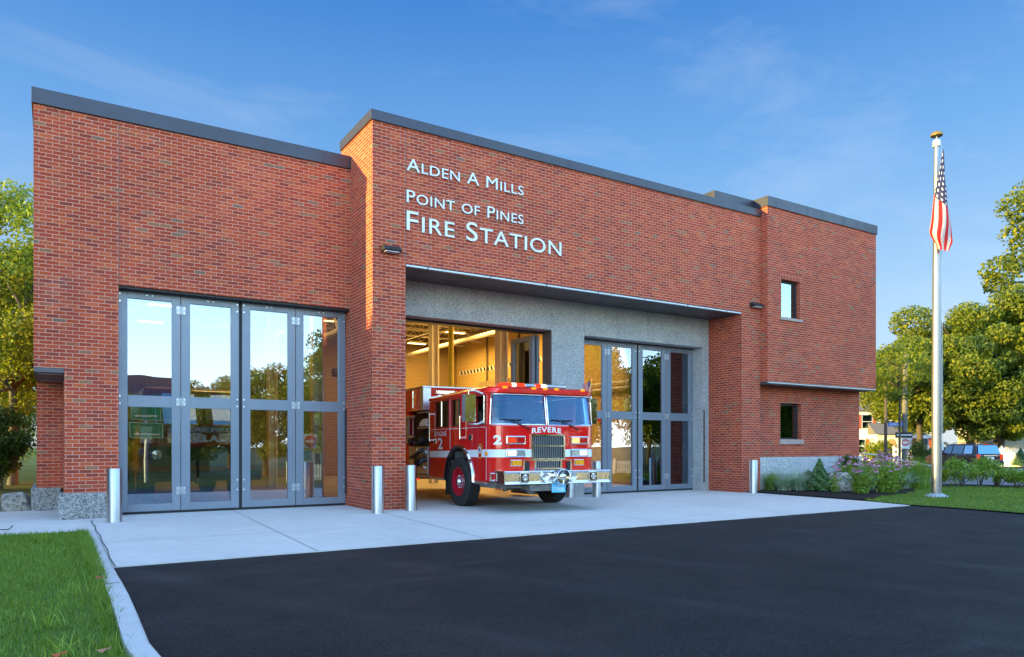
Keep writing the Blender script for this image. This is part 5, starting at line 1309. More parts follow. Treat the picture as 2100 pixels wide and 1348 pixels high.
low = std_tree('shade_tree','dense low-branched shade tree standing out of view to the west', (-30,5,-0.1), 8.6, 3.3, 4.1, 8.0, 60, 24000, 0.32, 'leafB', 111, 0.22, (0.9,1.5), group='shade trees to the west')
low.scale = (0.80,0.80,0.80)
for i,(x,y,s) in enumerate(((-31,1.0,0.78),(-29.5,-3.5,0.8),(-31,-8,0.77),(-30,-12.5,0.8),(-31,8.6,0.77),(-36,6.5,0.86),(-36.5,2.5,0.84),(-36,-1.5,0.86),(-36.5,-6,0.85),(-36,-10.5,0.86),(-36,-15,0.84),(-12.5,13.5,0.66),(-11.5,8.0,0.70),(-12.5,2.6,0.66))): dup(low, (x,y,-0.1), i*1.3, None, (s,s,s*1.02))  # nearest ones added out of view to darken the nook and left shrubs
# ------------------------------------------------------------------ street furniture and things outside
def bollard_mesh():
    mb = MB(); mb.lathe([(0.118,-0.05),(0.118,0.915),(0.114,0.922),(0.0,0.924)], (0,0,0), 'z', 40)
    return mb
BL = ['stainless steel bollard in front of the granite base left of the left folding door','stainless steel bollard in front of the brick pier between the two bays','stainless steel bollard close to the rear left flank of the fire engine','stainless steel bollard half hidden behind the fire engine bumper','stainless steel bollard beside the right end of the engine bumper','stainless steel bollard at the right brick pier next to the planting bed']
b0 = bollard_mesh().build('bollard', M['stainless'], None, smooth=40)
for i,(x,y) in enumerate(((-4.58,0.24),(-0.13,-0.62),(0.68,-0.38),(5.68,0.95),(6.37,0.72),(11.05,-0.38))):
    o = b0 if i == 0 else b0.copy()
    if i: COL.objects.link(o)
    o.location = (x,y,0); tag(o, BL[i], 'bollard', 'stainless steel bollards guarding the bays')
# flagpole
FP_ = thing('flagpole','tall silver flagpole with a gold cap standing in the right lawn','flagpole',(13.70,-3.98,0.0))
mb = MB(); mb.lathe([(0.115,0.0),(0.113,2.5),(0.10,5.0),(0.076,7.6),(0.062,9.0)],(0,0,0),'z',28); mb.build('pole', simple('satin_aluminium',(0.27,0.28,0.30),0.38,0.75,0.05,0.8), FP_, smooth=40)
mb = MB(); mb.lathe([(0.0,-0.02),(0.30,-0.02),(0.30,0.02),(0.24,0.05),(0.15,0.09),(0.125,0.10)],(0,0,0),'z',28); mb.build('base_collar', M['strip'], FP_, smooth=40)
mb = MB(); mb.lathe([(0.085,8.98),(0.095,9.0),(0.095,9.14),(0.06,9.16),(0.0,9.16)],(0,0,0),'z',20); mb.tube([(0,0,9.15),(0,0,9.27)],0.015,8); mb.build('truck_cap', M['strip'], FP_, smooth=40)
mb = MB(); mb.lathe([(0.0,9.26),(0.140,9.26),(0.145,9.275),(0.13,9.325),(0.085,9.36),(0.0,9.375)],(0,0,0),'z',24); mb.build('gold_cap', simple('gold_anodised',(0.24,0.14,0.015),0.45,0.25), FP_, smooth=40)
mb = MB(); mb.tube([(0.10,-0.07,9.0),(0.115,-0.075,6.0),(0.14,-0.08,1.3)],0.006,5); mb.box(0.11,0.16,-0.09,-0.06,1.2,1.4); mb.build('halyard', M['white'], FP_)
# the flag, hanging in folds
def flag_mat(name):
    m, nt, out = newmat(name); uv = nt.nodes.new('ShaderNodeTexCoord').outputs['UV']; s = N(nt,'ShaderNodeSeparateXYZ',{0:uv}).outputs
    stripe = MA(nt,'LESS_THAN',MA(nt,'FLOORED_MODULO',MA(nt,'MULTIPLY',s[1],13.0),2.0),1.0)
    c = MIX(nt, stripe, (0.55,0.54,0.54), (0.66,0.008,0.008))
    inc = MA(nt,'MULTIPLY',MA(nt,'LESS_THAN',s[0],0.4),MA(nt,'LESS_THAN',s[1],7/13))
    a = MA(nt,'SUBTRACT',MA(nt,'FRACT',MA(nt,'MULTIPLY',s[0],15.0)),0.5); b = MA(nt,'SUBTRACT',MA(nt,'FRACT',MA(nt,'MULTIPLY',s[1],13/7*5)),0.5)
    star = MA(nt,'LESS_THAN',MA(nt,'SQRT',MA(nt,'ADD',MA(nt,'MULTIPLY',a,a),MA(nt,'MULTIPLY',b,b))),0.21)
    c = MIX(nt, inc, c, MIX(nt, star, (0.028,0.032,0.10), (0.8,0.8,0.82)))
    p = N(nt,'ShaderNodeBsdfPrincipled',{'Base Color':c,'Roughness':0.7}); t = N(nt,'ShaderNodeBsdfTranslucent',{'Color':c})
    mx = N(nt,'ShaderNodeMixShader',{0:0.3,1:p.outputs[0],2:t.outputs[0]}); nt.links.new(mx.outputs[0], out.inputs[0]); return m
M['flag'] = flag_mat('flag_cloth')
def cloth(name, nu, nv, fn, mat, parent=None):
    vs = []; fs = []; uvs = []
    for j in range(nv+1):
        for i in range(nu+1): vs.append(fn(i/nu, j/nv)); uvs.append((i/nu, j/nv))
    for j in range(nv):
        for i in range(nu): k = j*(nu+1)+i; fs.append((k,k+1,k+nu+2,k+nu+1))
    me = bpy.data.meshes.new(name); me.from_pydata(vs, [], fs); ul = me.uv_layers.new(name='UVMap')
    for l in me.loops: ul.data[l.index].uv = uvs[l.vertex_index]
    me.materials.append(mat); return link(name, me, parent, 60)
rt_ = Vector((0.847,-0.531,0)); fw_ = Vector((0.531,0.847,0))
def drape(u, v):
    # the hoist runs down the halyard; the fly collapses into upright folds below it
    z = -2.42*u-1.50*v*(1-u)**0.9-0.30*u*math.sin(math.pi*v)*(0.4+0.6*v)-0.03*math.sin(8*v)*u
    g = (u**0.62)*(1-0.55*sstep(0.80,1.0,u))
    wv = math.sin(2*math.pi*(0.88*v+0.60))
    lat = 0.32*g*wv+0.02*math.sin(11*u+3*v)*g+0.05*v*(1-u)*math.sin(5*v)
    dep = -0.20-0.16*g*math.cos(2*math.pi*(0.88*v+0.60))-0.05*g*math.sin(14*v+4*u)
    p = rt_*(lat-0.0+0.07*(1-g))+fw_*dep
    return (p.x, p.y, z)
fl = cloth('national_flag', 60, 34, drape, M['flag']); fl.location = (13.70,-3.98,8.86)
tag(fl, 'striped flag with a starred blue corner hanging limp below the gold cap', 'flag')
o = cloth('flag_cloth', 24, 12, lambda u,v: (2.56+0.06*v+0.03*math.sin(u*7),0.12+0.30*u,2.78-0.24*v-0.16*u), M['flag'], SF)
# handrail behind the bed
mb = MB(); mb.tube([(17.75,1.0,0.2),(17.75,1.0,0.98),(17.8,0.95,1.06),(18.3,0.45,1.02),(20.4,-0.6,0.55),(20.5,-0.7,0.3)],0.022,8)
mb.tube([(18.35,0.43,-0.05),(18.35,0.43,1.0)],0.02,8); mb.tube([(18.75,0.22,-0.05),(18.75,0.22,0.92)],0.02,8)
tag(mb.build('handrail', M['strip'], None, smooth=50), 'grey metal handrail sloping down beside the far building corner', 'handrail')
# small scraps on the pavement at the left
mb = MB(); mb.tube([(-6.6,-0.2,0.0),(-6.2,-0.25,0.012),(-6.05,-0.35,0.02),(-6.0,-0.37,0.08)],0.008,5); tag(mb.build('bent_rod', M['darkmetal']), 'thin bent dark rod lying on the left walk', 'rod')
# ---- across the side street
def house(name, label, loc, rz, w, d, eave, ridge, wallm, roofm, wins, door=True, shutters=None):
    H = thing(name, label, 'house', loc, rz)
    mb = MB(); mb.box(-w/2,w/2,0,d,0,eave); mb.prism([(0,eave),(d,eave),(d/2,ridge)],'x',-w/2,w/2); mb.build('wall', wallm, H)
    mb = MB(); e = 0.35
    for a, b in ((-e,d/2),(d+e,d/2)):
        za = eave-(ridge-eave)*e/(d/2)
        mb.add([(-w/2-e,a,za),(w/2+e,a,za),(w/2+e,b,ridge),(-w/2-e,b,ridge),(-w/2-e,a,za+0.14),(w/2+e,a,za+0.14),(w/2+e,b,ridge+0.16),(-w/2-e,b,ridge+0.16)],[(0,3,2,1),(4,5,6,7),(0,1,5,4),(1,2,6,5),(2,3,7,6),(3,0,4,7)])
    rf = mb.build('roof', roofm, H, weld=False)
    c = MB(); c.box(w*0.25,w*0.25+0.7,d/2-0.3,d/2+0.3,ridge-0.3,ridge+0.9); c.build('chimney', M['brick'], rf)
    for (x,z,ww,hh) in wins:
        f = MB(); f.box(x-ww/2-0.08,x+ww/2+0.08,-0.06,0.0-0.003,z-0.08,z+hh+0.08); fo = f.build('window', M['white'], H)
        p = MB(); p.box(x-ww/2,x+ww/2,-0.075,-0.062,z,z+hh/2-0.03); p.box(x-ww/2,x+ww/2,-0.075,-0.062,z+hh/2+0.03,z+hh); p.build('pane', M['winglass'], fo)
        if shutters:
            for s in (-1,1):
                q = MB(); q.box(x+s*(ww/2+0.30)-0.2,x+s*(ww/2+0.30)+0.2,-0.08,-0.004,z-0.05,z+hh+0.05); q.build('shutter', shutters, H)
    return H
MWALL = brick_mat('white_clapboard', w=3.0, h=0.14, paint=(0.86,0.86,0.86), joint=0.008)
MROOF = brick_mat('grey_shingle', w=0.3, h=0.14, paint=(0.16,0.15,0.145), joint=0.006)
MSHUT = simple('red_brown_shutter', (0.42,0.10,0.04), 0.6)
WH = house('white_house','white two-storey house with grey roof and red-brown shutters across the street', (70.3,30.0,-0.25), R(-32), 9.0, 7.5, 5.6, 8.2, MWALL, MROOF, ((-3.0,3.5,1.0,1.4),(0.9,3.5,1.0,1.4),(3.3,3.5,1.0,1.4),(2.9,0.9,1.1,1.5),(-3.6,0.9,0.7,1.4)), True, MSHUT)
mb = MB(); mb.box(-2.6,0.4,-1.4,-0.005,0,3.0); mb.build('porch', MWALL, WH)
mb = MB(); mb.prism([(-1.75,2.85),(0.0,4.1),(0.0,2.85)],'x',-2.9,0.7); mb.build('porch_roof', MROOF, WH)
mb = MB(); mb.prism([(-1.55,0.05),(-0.65,0.05),(-0.65,1.9)]+[(-1.1+0.45*math.cos(t),1.9+0.45*math.sin(t)) for t in srange(0.2,math.pi-0.2,8)]+[(-1.55,1.9)],'y',-1.44,-1.405); mb.build('door', simple('pale_door',(0.55,0.33,0.16),0.5), WH)
house('beige_house','beige house mostly hidden behind the maples at the right', (72.5,13.0,-0.25), R(-40), 16, 8, 4.6, 7.6, brick_mat('beige_clapboard', w=3.0, h=0.16, paint=(0.50,0.45,0.36), joint=0.008), MROOF, ((-5,1.2,1.1,1.4),(0,1.2,1.1,1.4),(4,1.2,1.1,1.4)))
house('yellow_house','yellow gabled house across the main road, mirrored in the left door', (2.0,-48,-0.85), R(90+70), 8, 8, 4.6, 8.0, brick_mat('yellow_clapboard', w=3.0, h=0.16, paint=(0.60,0.42,0.12), joint=0.008), MROOF, ((-2,1.0,1.0,1.4),(1.5,1.0,1.0,1.4),(0,3.0,0.9,1.1)))
# utility pole with its signs
UP = thing('utility_pole','leaning grey wooden utility pole carrying street signs','utility pole',(39.95,11.75,-0.25))
mb = MB(); mb.tube([(0,0,0),(0.12,0.05,4),(0.30,0.10,7.4)],[0.17,0.155,0.12],12); mb.build('post', M['bark2'], UP, smooth=60)
mb = MB(); mb.tube([(-0.7,0.3,6.9),(1.3,-0.2,7.05)],0.06,6); mb.build('crossarm', M['bark2'], UP)
cdir = -math.atan2(45.4,25.7)+0  # faces the forecourt
def sign(name, label, cat, loc, w, h, mats, draw, rz=None):
    S = thing(name, label, cat, loc, R(-59) if rz is None else rz)
    mb = MB(); draw(mb, w, h); mb.build('panel', mats, S); return S
def rect(mb, x0,x1,z0,z1,d,m): mb.box(x0,x1,-0.004*d-0.004,-0.004*d,z0,z1,m)
def disc(mb, r, d, m, n=28): mb.prism([(r*math.cos(2*math.pi*k/n), r*math.sin(2*math.pi*k/n)) for k in range(n)],'y',-0.004*d-0.004,-0.004*d,m)
M['signred'] = simple('sign_red',(0.55,0.012,0.02),0.4); M['signblue'] = simple('sign_blue',(0.02,0.10,0.50),0.4); M['signgreen'] = simple('sign_green',(0.0,0.26,0.12),0.4)
txt = lambda mb,s,x0,x1,z0,z1,m,d=3: put_text(mb,s,x0,x1,z0,z1,lambda u,w,dd:(u,-0.004*d-0.003,w),0,0.01,m=m)
def d_dne(mb,w,h):
    rect(mb,-w/2,w/2,-h/2,h/2,0,0); disc(mb,w*0.48,1,1); rect(mb,-w*0.36,w*0.36,-h*0.08,h*0.08,2,0)
    txt(mb,'DO NOT',-w*0.22,w*0.22,h*0.14,h*0.23,0); txt(mb,'ENTER',-w*0.20,w*0.20,-h*0.23,-h*0.14,0)
sign('do_not_enter_sign','red and white round do-not-enter sign on the utility pole','sign',(39.72,11.55,1.55),0.46,0.76,[M['white'],M['signred']],d_dne)
def d_ow(mb,w,h):
    rect(mb,-w/2,w/2,-h/2,h/2,0,0)
    mb.prism([(-w*0.44,0),(-w*0.28,h*0.36),(-w*0.28,h*0.15),(w*0.44,h*0.15),(w*0.44,-h*0.15),(-w*0.28,-h*0.15),(-w*0.28,-h*0.36)],'y',-0.009,-0.005,1); txt(mb,'ONE WAY',-w*0.22,w*0.40,-h*0.09,h*0.09,0)
sign('one_way_sign','black one-way sign with white arrow above the do-not-enter sign','sign',(39.62,11.60,2.02),0.95,0.34,[M['black'],M['white']],d_ow)
def d_st(mb,w,h): rect(mb,-w/2,w/2,-h/2,h/2,0,0); txt(mb,'ALDEN AV',-w*0.40,w*0.40,-h*0.25,h*0.25,1,1)
sign('street_name_sign','blue street name sign high on the utility pole','sign',(39.45,12.05,2.70),0.85,0.26,[M['signblue'],M['white']],d_st)
# white picket-topped fence
def fence(label, a, b, h, solid, group=None, scallop=0.12, zb=-0.25):
    a = Vector(a); b = Vector(b); L = (b-a).length; ang = math.atan2(b.y-a.y,b.x-a.x)
    F = thing('fence', label, 'fence', (a.x,a.y,zb), ang, group)
    n = max(1, round(L/2.4)); w = L/n
    for k in range(n):
        mb = MB(); x0 = k*w+0.06; x1 = (k+1)*w-0.06
        if solid: mb.box(x0,x1,-0.02,0.02,0.05,h*0.66)
        for z in ((h*0.68,) if solid else (h*0.2,h*0.75)): mb.box(x0,x1,-0.035,0.03,z,z+0.09)
        m_ = int((x1-x0)/0.15)
        for i in range(m_):
            x = x0+(i+0.25)*(x1-x0)/m_; t = (i+0.5)/m_; top = h*0.98-scallop*math.sin(math.pi*t)
            mb.box(x,x+0.085,-0.02,0.02,h*0.70 if solid else 0.04,top)
        mb.build('picket_panel', M['white'], F, weld=False)
    for k in range(n+1):
        mb = MB(); x = k*w; mb.box(x-0.06,x+0.06,-0.06,0.06,0,h+0.02); mb.loft([[(x-q,-q,z),(x+q,-q,z),(x+q,q,z),(x-q,q,z)] for q,z in ((0.075,h+0.021),(0.075,h+0.05),(0.005,h+0.12))]); mb.build('post', M['white'], F)
    return F
fence('white fence with scalloped picket top behind the dark car', (50.5,18.6), (60.5,5.0), 1.5, True)
fence('white picket fence across the main road, mirrored in the right doors', (6.5,-27.5), (34,-26.5), 1.1, False, None, 0.05, -0.85)
cone_conifer('brown-green cone topiary in front of the white fence', (55.0,11.6,-0.1), 1.25, 0.48, 5000, 'conifer', 12, 0.10, 'topiary')
pp = thing('potted_plant','leafy plant in a dark pot before the white fence at the right edge','potted plant',(56.0,10.1,0.0))
mb = MB(); mb.lathe([(0.22,0.0),(0.30,0.42),(0.33,0.44),(0.33,0.48),(0.0,0.46)],(0,0,0),'z',18); mb.build('pot', M['darkmetal'], pp, smooth=40)
rng = np.random.default_rng(5); p_, d_ = crown_points([np.array((0,0,0.66)),np.array((0.2,0,0.62)),np.array((-0.2,0.1,0.62))],[0.3,0.25,0.25],500,rng); v_, f_ = leaf_quads(p_,0.12,rng); link('foliage', fast_mesh('foliage',v_,f_,M['leafB']), pp)
# green direction signs and the others across the main road (they show mirrored in the glass)
def d_gr(mb,w,h):
    rect(mb,-w/2,w/2,-h/2,h/2,0,0)
    for a in ((-w*0.47,w*0.47,h*0.44,h*0.465),(-w*0.47,w*0.47,-h*0.465,-h*0.44),(-w*0.47,-w*0.455,-h*0.439,h*0.439),(w*0.455,w*0.47,-h*0.439,h*0.439)): rect(mb,*a,1,1)
    mb.prism([(w*0.38,-h*0.2),(w*0.24,-h*0.08),(w*0.24,-h*0.16),(-w*0.36,-h*0.16),(-w*0.36,-h*0.24),(w*0.24,-h*0.24),(w*0.24,-h*0.32)],'y',-0.012,-0.008,1)
GP = thing('sign_post','grey round steel post carrying the green direction signs','sign post',(-0.95,-30,-0.85))
mb = MB(); mb.tube([(0,0,0),(0,0,4.4)],0.10,12); mb.build('post', M['strip'], GP)
sign('direction_sign','upper green direction sign with white border and arrow','sign',(-0.95,-29.86,3.25),1.7,0.95,[M['signgreen'],M['white']],d_gr,math.pi)
sign('direction_sign','lower green direction sign with white border and arrow','sign',(-0.95,-29.86,2.25),1.9,0.9,[M['signgreen'],M['white']],d_gr,math.pi)
DP = thing('sign_post','thin steel post carrying the do-not-enter sign across the main road','sign post',(6.35,-22.4,-0.85))
mb = MB(); mb.tube([(0,0,0),(0,0,2.9)],0.035,8); mb.build('post', M['strip'], DP)
sign('do_not_enter_sign','red do-not-enter sign on a thin post across the main road','sign',(6.35,-22.34,1.60),0.7,0.76,[M['white'],M['signred']],d_dne,math.pi)
# ---- dark maroon estate car on the side street
M['maroon'] = simple('dark_maroon_paint',(0.045,0.012,0.020),0.22,0.15,0.08,2,0.5,1.0)
CARA = R(64)
CR = thing('parked_car','dark maroon sport utility car seen from behind on the side street','car',(46.2,11.35,-0.27),CARA)
# local x forward, y left
def car_section(x, zb, zt, hw, wz, roofw): pass
mb = MB()
prof = [(-2.42,0.50),(-2.45,0.72),(-2.40,1.02),(2.05,1.0),(2.40,0.86),(2.46,0.62),(2.40,0.36)]
def arch(cx): return [(cx+0.42*math.cos(t),0.34+0.42*math.sin(t)) for t in srange(0.1,math.pi-0.1,10)]
low_ = [(-2.42,0.34)]+[(-2.42,0.50),(-2.45,0.72),(-2.40,1.02),(1.05,1.03),(2.05,0.98),(2.38,0.86),(2.46,0.62),(2.40,0.36)]+arch(1.5)+arch(-1.45)
mb.prism(low_, 'y', -0.93, 0.93); mb.build('body', M['maroon'], CR, bevel=0.05, seg=3, smooth=40)
mb = MB()
sec = [(-2.36,1.03),(-2.12,1.70),(-1.9,1.74),(0.2,1.74),(0.42,1.70),(1.15,1.04)]
mb.loft([[(x,s*(0.90 if z < 1.2 else 0.72),z) for x,z in sec] for s in (-1,1)]); mb.build('cabin', M['maroon'], CR, bevel=0.05, seg=3, smooth=40)
M['carglass'] = pane_mat('car_glass', 0.35, (0.08,0.09,0.10))
for s in (-1,1):
    for (x0,x1,t0,t1) in ((-2.02,-1.25,-1.92,-1.25),(-1.15,-0.2,-1.15,-0.2),(-0.1,0.85,-0.1,0.38)):
        mb = MB(); yb, yt = s*0.895, s*0.735
        mb.add([(x0,yb,1.10),(x1,yb,1.10),(t1,yt,1.63),(t0,yt,1.63)],[(0,1,2,3)]); o = mb.build('side_window', M['carglass'], CR)
        o.location = (0,s*0.022,0)
mb = MB(); mb.add([(-2.40,-0.78,1.10),(-2.40,0.78,1.10),(-2.20,0.64,1.64),(-2.20,-0.64,1.64)],[(0,1,2,3)]); mb.build('rear_window', M['carglass'], CR)
for s in (-1,1):
    mb = MB(); mb.box(-2.475,-2.38,s*0.80-0.10,s*0.80+0.10,0.72,1.06); mb.build('tail_light', M['glowred'], CR, bevel=0.02)
    mb = MB(); mb.box(2.30,2.44,s*0.70-0.16,s*0.70+0.16,0.66,0.84); mb.build('headlight', M['clearlens'], CR, bevel=0.03)
    mb = MB(); mb.box(0.62,0.80,s*0.93-0.02,s*1.10 if s > 0 else s*0.93+0.02,1.08,1.24) if s > 0 else mb.box(0.62,0.80,-1.10,-0.91,1.08,1.24); mb.build('mirror', M['maroon'], CR, bevel=0.03)
    mb = MB(); mb.tube([(-1.8,s*0.62,1.76),(-1.7,s*0.62,1.81),(0.0,s*0.62,1.81),(0.1,s*0.62,1.76)],0.02,6); mb.build('roof_rail', M['darkmetal'], CR)
mb = MB(); mb.box(-2.56,-2.40,-0.90,0.90,0.40,0.62); mb.box(2.38,2.53,-0.90,0.90,0.34,0.56); mb.build('bumper', M['darkmetal'], CR, bevel=0.04)
mb = MB(); mb.box(-2.475,-2.455,-0.26,0.26,0.76,0.90,0); mb.box(-2.478,-2.456,-0.45,0.45,0.955,1.0,1); mb.build('licence_plate', [M['white'],M['chrome']], CR)
mb = MB(); mb.box(-2.15,-2.10,-0.2,0.2,1.69,1.72); mb.build('brake_light', M['glowred'], CR)
for x in (1.5,-1.45):
    for s in (-1,1):
        e = bpy.data.objects.new('wheel', None); COL.objects.link(e); e.parent = CR; e.location = (x,s*0.84,0.36)
        mb = MB(); mb.lathe([(0.22,-0.11),(0.33,-0.11),(0.36,-0.08),(0.36,0.08),(0.33,0.11),(0.22,0.11)],(0,0,0),'y',28,0,False); mb.build('tyre', M['tyre'], e, smooth=40)
        mb = MB(); mb.lathe([(0.225,s*0.10),(0.20,s*0.07),(0.06,s*0.085),(0.0,s*0.085)],(0,0,0),'y',20,0,True); mb.build('rim', M['clearlens'], e, smooth=40)
# ---- equipment inside the bays
hz = thing('exhaust_hose','yellow exhaust hose hanging from the bay ceiling behind the fire engine','hose',(5.3,6.8,0))
mb = MB(); mb.tube([(0,0,5.2),(0,0,1.0),(0.05,-0.1,0.6)],0.09,12); mb.build('hose', M['yellow'], hz, smooth=50); mb = MB(); mb.tube([(0,0,6.2),(0,0,5.15)],0.07,10); mb.build('hose_support', M['darkmetal'], hz)
hz2 = thing('exhaust_hose','yellow exhaust hose looped near the right pane of the left folding door','hose',(-0.5,3.4,0))
mb = MB(); mb.tube([(0.15,0,5.5),(0.15,0,1.1),(0.12,-0.02,0.9)],0.10,12); mb.tube([(-0.25,0.1,5.2),(-0.25,0.1,2.9),(-0.2,0.08,2.2),(-0.02,0.05,2.0),(0.05,0.02,2.3)],0.08,12); mb.build('hose', M['yellow'], hz2, smooth=50); mb = MB(); mb.box(-0.02,0.24,-0.12,0.12,0.98,1.2); mb.lathe([(0.0,0.10),(0.15,0.12),(0.20,0.25),(0.12,0.38),(0.0,0.40)],(-0.05,0,0),'z',16); mb.build('nozzle', M['black'], hz2)
hg = thing('hanging_hoist','cream ceiling arms holding a black reel in the open bay','hoist',(3.2,10.5,0))
mb = MB()
for dx in (-0.25,-0.1,0.1,0.25): mb.tube([(dx*2.6,0,6.2),(dx,0,4.9),(dx,0,3.9)],0.035,6)
mb.build('arm', M['whitesteel'], hg); mb = MB(); mb.tube([(-0.55,0,3.85),(0.55,0,3.85)],0.16,12); mb.box(-0.3,0.3,-0.15,0.15,3.95,4.15); mb.build('reel', M['black'], hg)
bk = thing('bench_press_rack','black tubular exercise rack behind the right folding door','exercise rack',(7.6,4.2,0))
mb = MB(); mb.tube([(0,0,0),(0,0,1.45),(0.08,0,1.55),(0.9,0,1.55),(1.1,0,1.4),(1.25,0,1.0)],0.03,8); mb.tube([(0,0.9,0),(0,0.9,1.45),(0.08,0.9,1.55),(0.9,0.9,1.55)],0.03,8); mb.build('frame', M['black'], bk); mb = MB(); mb.box(0.2,1.2,0.25,0.65,0.40,0.50); mb.build('bench', M['cabdark'], bk, bevel=0.02)
wb = thing('wall_cabinet','pale wall board hanging on the far bay wall','board',(11.30,13.0,0))
mb = MB(); mb.box(0,0.08,0,2.6,2.6,4.3); mb.build('panel', simple('tan_board',(0.30,0.24,0.15),0.7), wb)
# dark red high-bodied truck parked in the left bay
HT = thing('rescue_truck','dark red rescue truck parked inside the left bay behind the folding door','fire truck',(-2.75,3.3,0))
mb = MB(); mb.loft([[(x,y+q,z) for x,y in ((-1.2+i,0),(1.2-i,0),(1.2-i,2.0),(-1.2+i,2.0))] for z,i,q in ((0.75,0.0,0),(1.35,0.0,0),(1.36,0.02,0.02),(1.75,0.03,0.05),(1.76,0.06,0.25),(2.55,0.14,0.5),(2.62,0.2,0.6))]); mb.box(-1.2,1.2,2.02,6.5,0.8,2.8); mb.build('body', M['darkred'], HT, bevel=0.04, smooth=35)
mb = MB(); mb.add([(-0.98,0.262,1.80),(0.98,0.262,1.80),(0.92,0.44,2.48),(-0.92,0.44,2.48)],[(0,1,2,3)]); wsc = mb.build('windscreen', M['carglass'], HT)
mb = MB(); mb.box(-0.62,0.72,0.012,0.018,1.60,1.745,0); put_text(mb,'REVERE FIRE',-0.58,0.66,1.63,1.715,lambda u,w,d:(u,0.008,w),0,0.02,m=1); put_text(mb,'ACELA',-0.45,0.42,1.40,1.56,lambda u,w,d:(u,0.002,w),0,0.05,m=1)
mb.build('lettering', [simple('grey_band',(0.22,0.20,0.24),0.5),M['decal']], HT)
mb = MB(); mb.box(-1.0,1.0,-0.02,-0.005,0.85,1.30); mb.build('grille', M['black'], HT)
mb = MB(); mb.box(-1.25,1.25,-0.35,-0.05,0.55,0.78); mb.box(-0.15,0.15,-0.42,-0.35,0.5,0.8); mb.build('bumper', M['darkmetal'], HT, bevel=0.02)
for s in (-1,1):
    mb = MB(); mb.lathe([(0.09,-0.03),(0.10,-0.05),(0.0,-0.06)],(s*0.85,0,1.12),'y',16); mb.build('headlight', M['clearlens'], HT)
    for y in (0.9,5.2):
        e = bpy.data.objects.new('wheel', None); COL.objects.link(e); e.parent = HT; e.location = (s*1.02,y,0.58)
        mb = MB(); mb.lathe([(0.30,-0.17),(0.52,-0.18),(0.58,-0.14),(0.58,0.14),(0.52,0.18),(0.30,0.17)],(0,0,0),'x',28,0,False); mb.build('tyre', M['tyre'], e, smooth=40)
        mb = MB(); mb.lathe([(0.31,s*0.16),(0.24,s*0.08),(0.10,s*0.12),(0.0,s*0.12)],(0,0,0),'x',20); mb.build('rim', M['clearlens'], e, smooth=40)
# ------------------------------------------------------------------ the crew seated in the cab
M['skin'] = simple('skin',(0.42,0.25,0.18),0.55); M['hair'] = simple('dark_hair',(0.03,0.022,0.018),0.8); M['shirtw'] = simple('white_shirt',(0.62,0.64,0.66),0.85); M['shirtn'] = simple('navy_shirt',(0.03,0.04,0.08),0.85); M['trouser'] = simple('navy_trousers',(0.02,0.022,0.035),0.9)
def skin_body(name, joints, edges, mat, parent, levels=2, rootv=0):
    me = bpy.data.meshes.new(name); me.from_pydata([j[0] for j in joints], edges, []); me.materials.append(mat)
    o = bpy.data.objects.new(name, me); COL.objects.link(o); bpy.context.view_layer.objects.active = o
    o.modifiers.new('skin','SKIN'); sub = o.modifiers.new('smooth','SUBSURF'); sub.levels = levels; sub.render_levels = levels
    if not me.skin_vertices: me.attributes  # layer is made with the modifier in most builds
    try:
        sv = me.skin_vertices[0].data
    except Exception:
        bm = bmesh.new(); bm.from_mesh(me); bm.verts.layers.skin.verify(); bm.to_mesh(me); bm.free(); sv = me.skin_vertices[0].data
    for i, j in enumerate(joints): sv[i].radius = (j[1], j[1]) if not isinstance(j[1], tuple) else j[1]; sv[i].use_root = (i == rootv)
    dg = bpy.context.evaluated_depsgraph_get(); m2 = bpy.data.meshes.new_from_object(o.evaluated_get(dg)); bpy.data.objects.remove(o)
    for p in m2.polygons: p.use_smooth = True
    m2.materials.clear(); m2.materials.append(mat)
    return link(name, m2, parent)
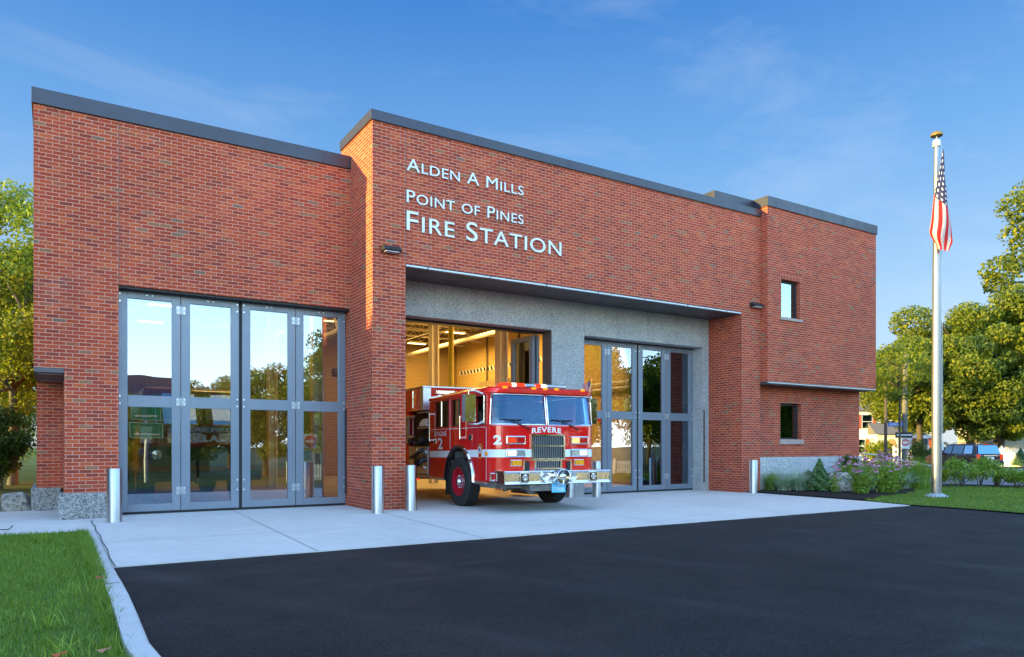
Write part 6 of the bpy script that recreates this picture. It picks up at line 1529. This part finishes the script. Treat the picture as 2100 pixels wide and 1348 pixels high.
def person(label, loc, rz, elbow_l, hand_l, elbow_r, hand_r, shirt):
    """seated, facing local -y; hip at the origin"""
    P = thing('person', label, 'person', loc, rz)
    J = [((0,0,0.05),0.13),((0,0.02,0.22),0.125),((0,0.02,0.40),0.13),((0,0.01,0.50),0.07),((0,-0.005,0.555),0.054),((0,-0.02,0.62),(0.072,0.088)),((0,-0.015,0.715),(0.070,0.085)),((0,-0.01,0.755),0.045)]
    E = [(0,1),(1,2),(2,3),(3,4),(4,5),(5,6),(6,7)]
    def arm(s, el, hd):
        k = len(J); J.append(((s*0.18,0.01,0.45),0.062)); E.append((2,k)); J.append((el,0.044)); E.append((k,k+1)); J.append((hd,0.028)); E.append((k+1,k+2))
        d = (Vector(hd)-Vector(el)).normalized(); side = d.cross(Vector((0,0,1))).normalized(); up = side.cross(d)
        pm = Vector(hd)+d*0.07; J.append((tuple(pm),0.030)); E.append((k+2,k+3)); pk = k+3
        for i,(o_,L) in enumerate(((-0.028,0.062),(-0.010,0.075),(0.010,0.070),(0.027,0.055))):
            a = pm+side*o_+d*0.03; b = a+d*L*0.5-up*0.012; c = b+d*L*0.35-up*0.03
            q = len(J); J.extend([(tuple(a),0.010),(tuple(b),0.0095),(tuple(c),0.008)]); E.extend([(pk,q),(q,q+1),(q+1,q+2)])
        a = Vector(hd)+d*0.03-side*s*0.03; b = a+d*0.03-side*s*0.025; q = len(J); J.extend([(tuple(a),0.012),(tuple(b),0.009)]); E.extend([(k+2,q),(q,q+1)])
    def leg(s):
        k = len(J); J.extend([((s*0.10,-0.06,0.06),0.09),((s*0.13,-0.46,0.08),0.065),((s*0.13,-0.50,-0.34),0.045),((s*0.13,-0.62,-0.38),0.04)]); E.extend([(0,k),(k,k+1),(k+1,k+2),(k+2,k+3)])
    arm(-1, elbow_l, hand_l); arm(1, elbow_r, hand_r); leg(-1); leg(1)
    skin_body('body', J, E, M['skin'], P)
    # face
    f = MB()
    for s in (-1,1):
        f.lathe([(0.012,-0.0),(0.010,-0.006),(0.0,-0.009)],(s*0.032,-0.100,0.660),'y',10,1)
        f.lathe([(0.022,-0.004),(0.018,0.006),(0.0,0.010)],(s*0.074,-0.012,0.645),'x',10,0,True,1.4,0.8)
    f.loft([[(-0.012,-0.098,0.655),(0.012,-0.098,0.655),(0.008,-0.10,0.665),(-0.008,-0.10,0.665)],[(-0.018,-0.118,0.623),(0.018,-0.118,0.623),(0.010,-0.122,0.635),(-0.010,-0.122,0.635)]],0)
    f.box(-0.026,0.026,-0.099,-0.094,0.590,0.600,2)
    f.build('face', [M['skin'],M['hair'],simple('lips',(0.30,0.10,0.09),0.5)], P, smooth=50)
    h = MB(); vs = []
    bm = bmesh.new(); bmesh.ops.create_icosphere(bm, subdivisions=3, radius=1)
    bmesh.ops.delete(bm, geom=[v for v in bm.verts if v.co.z < 0.12-0.55*v.co.y or v.co.z < -0.35], context='VERTS')
    for v in bm.verts: v.co = Vector((v.co.x*0.086, v.co.y*0.104-0.008, 0.672+v.co.z*0.112))
    me = bpy.data.meshes.new('hair'); bm.to_mesh(me); bm.free(); me.materials.append(M['hair']); link('hair', me, P, 60)
    S = [((0,0.0,0.02),0.145),((0,0.02,0.22),0.14),((0,0.02,0.40),0.145),((0,0.01,0.49),0.085)]; SE = [(0,1),(1,2),(2,3)]
    for s, el in ((-1,elbow_l),(1,elbow_r)):
        k = len(S); mid = tuple(Vector((s*0.18,0.01,0.45)).lerp(Vector(el),0.85)); S.extend([((s*0.18,0.01,0.45),0.075),(mid,0.062)]); SE.extend([(2,k),(k,k+1)])
    skin_body('shirt', S, SE, shirt, P)
    T = [((0,0.0,0.03),0.15)]; TE = []
    for s in (-1,1):
        k = len(T); T.extend([((s*0.10,-0.06,0.06),0.10),((s*0.13,-0.46,0.08),0.078),((s*0.13,-0.50,-0.30),0.058)]); TE.extend([(0,k),(k,k+1),(k+1,k+2)])
    skin_body('trousers', T, TE, M['trouser'], P)
    return P
def cabpt(lx, ly, lz):
    v = Matrix.Rotation(R(-5),3,'Z') @ Vector((lx,ly,lz)); return (1.91+v.x,-1.31+v.y,v.z)
person('firefighter in a white shirt resting an elbow at the open cab window', cabpt(0.58,0.88,1.40), R(-5), (-0.42,-0.20,0.36), (-0.30,-0.42,0.44), (0.26,-0.20,0.22), (0.10,-0.40,0.18), M['shirtw'])
person('driver in a dark shirt with both hands on the steering wheel', cabpt(1.82,0.86,1.40), R(-5), (-0.27,-0.18,0.24), (-0.17,-0.42,0.40), (0.27,-0.18,0.24), (0.17,-0.42,0.40), M['shirtn'])
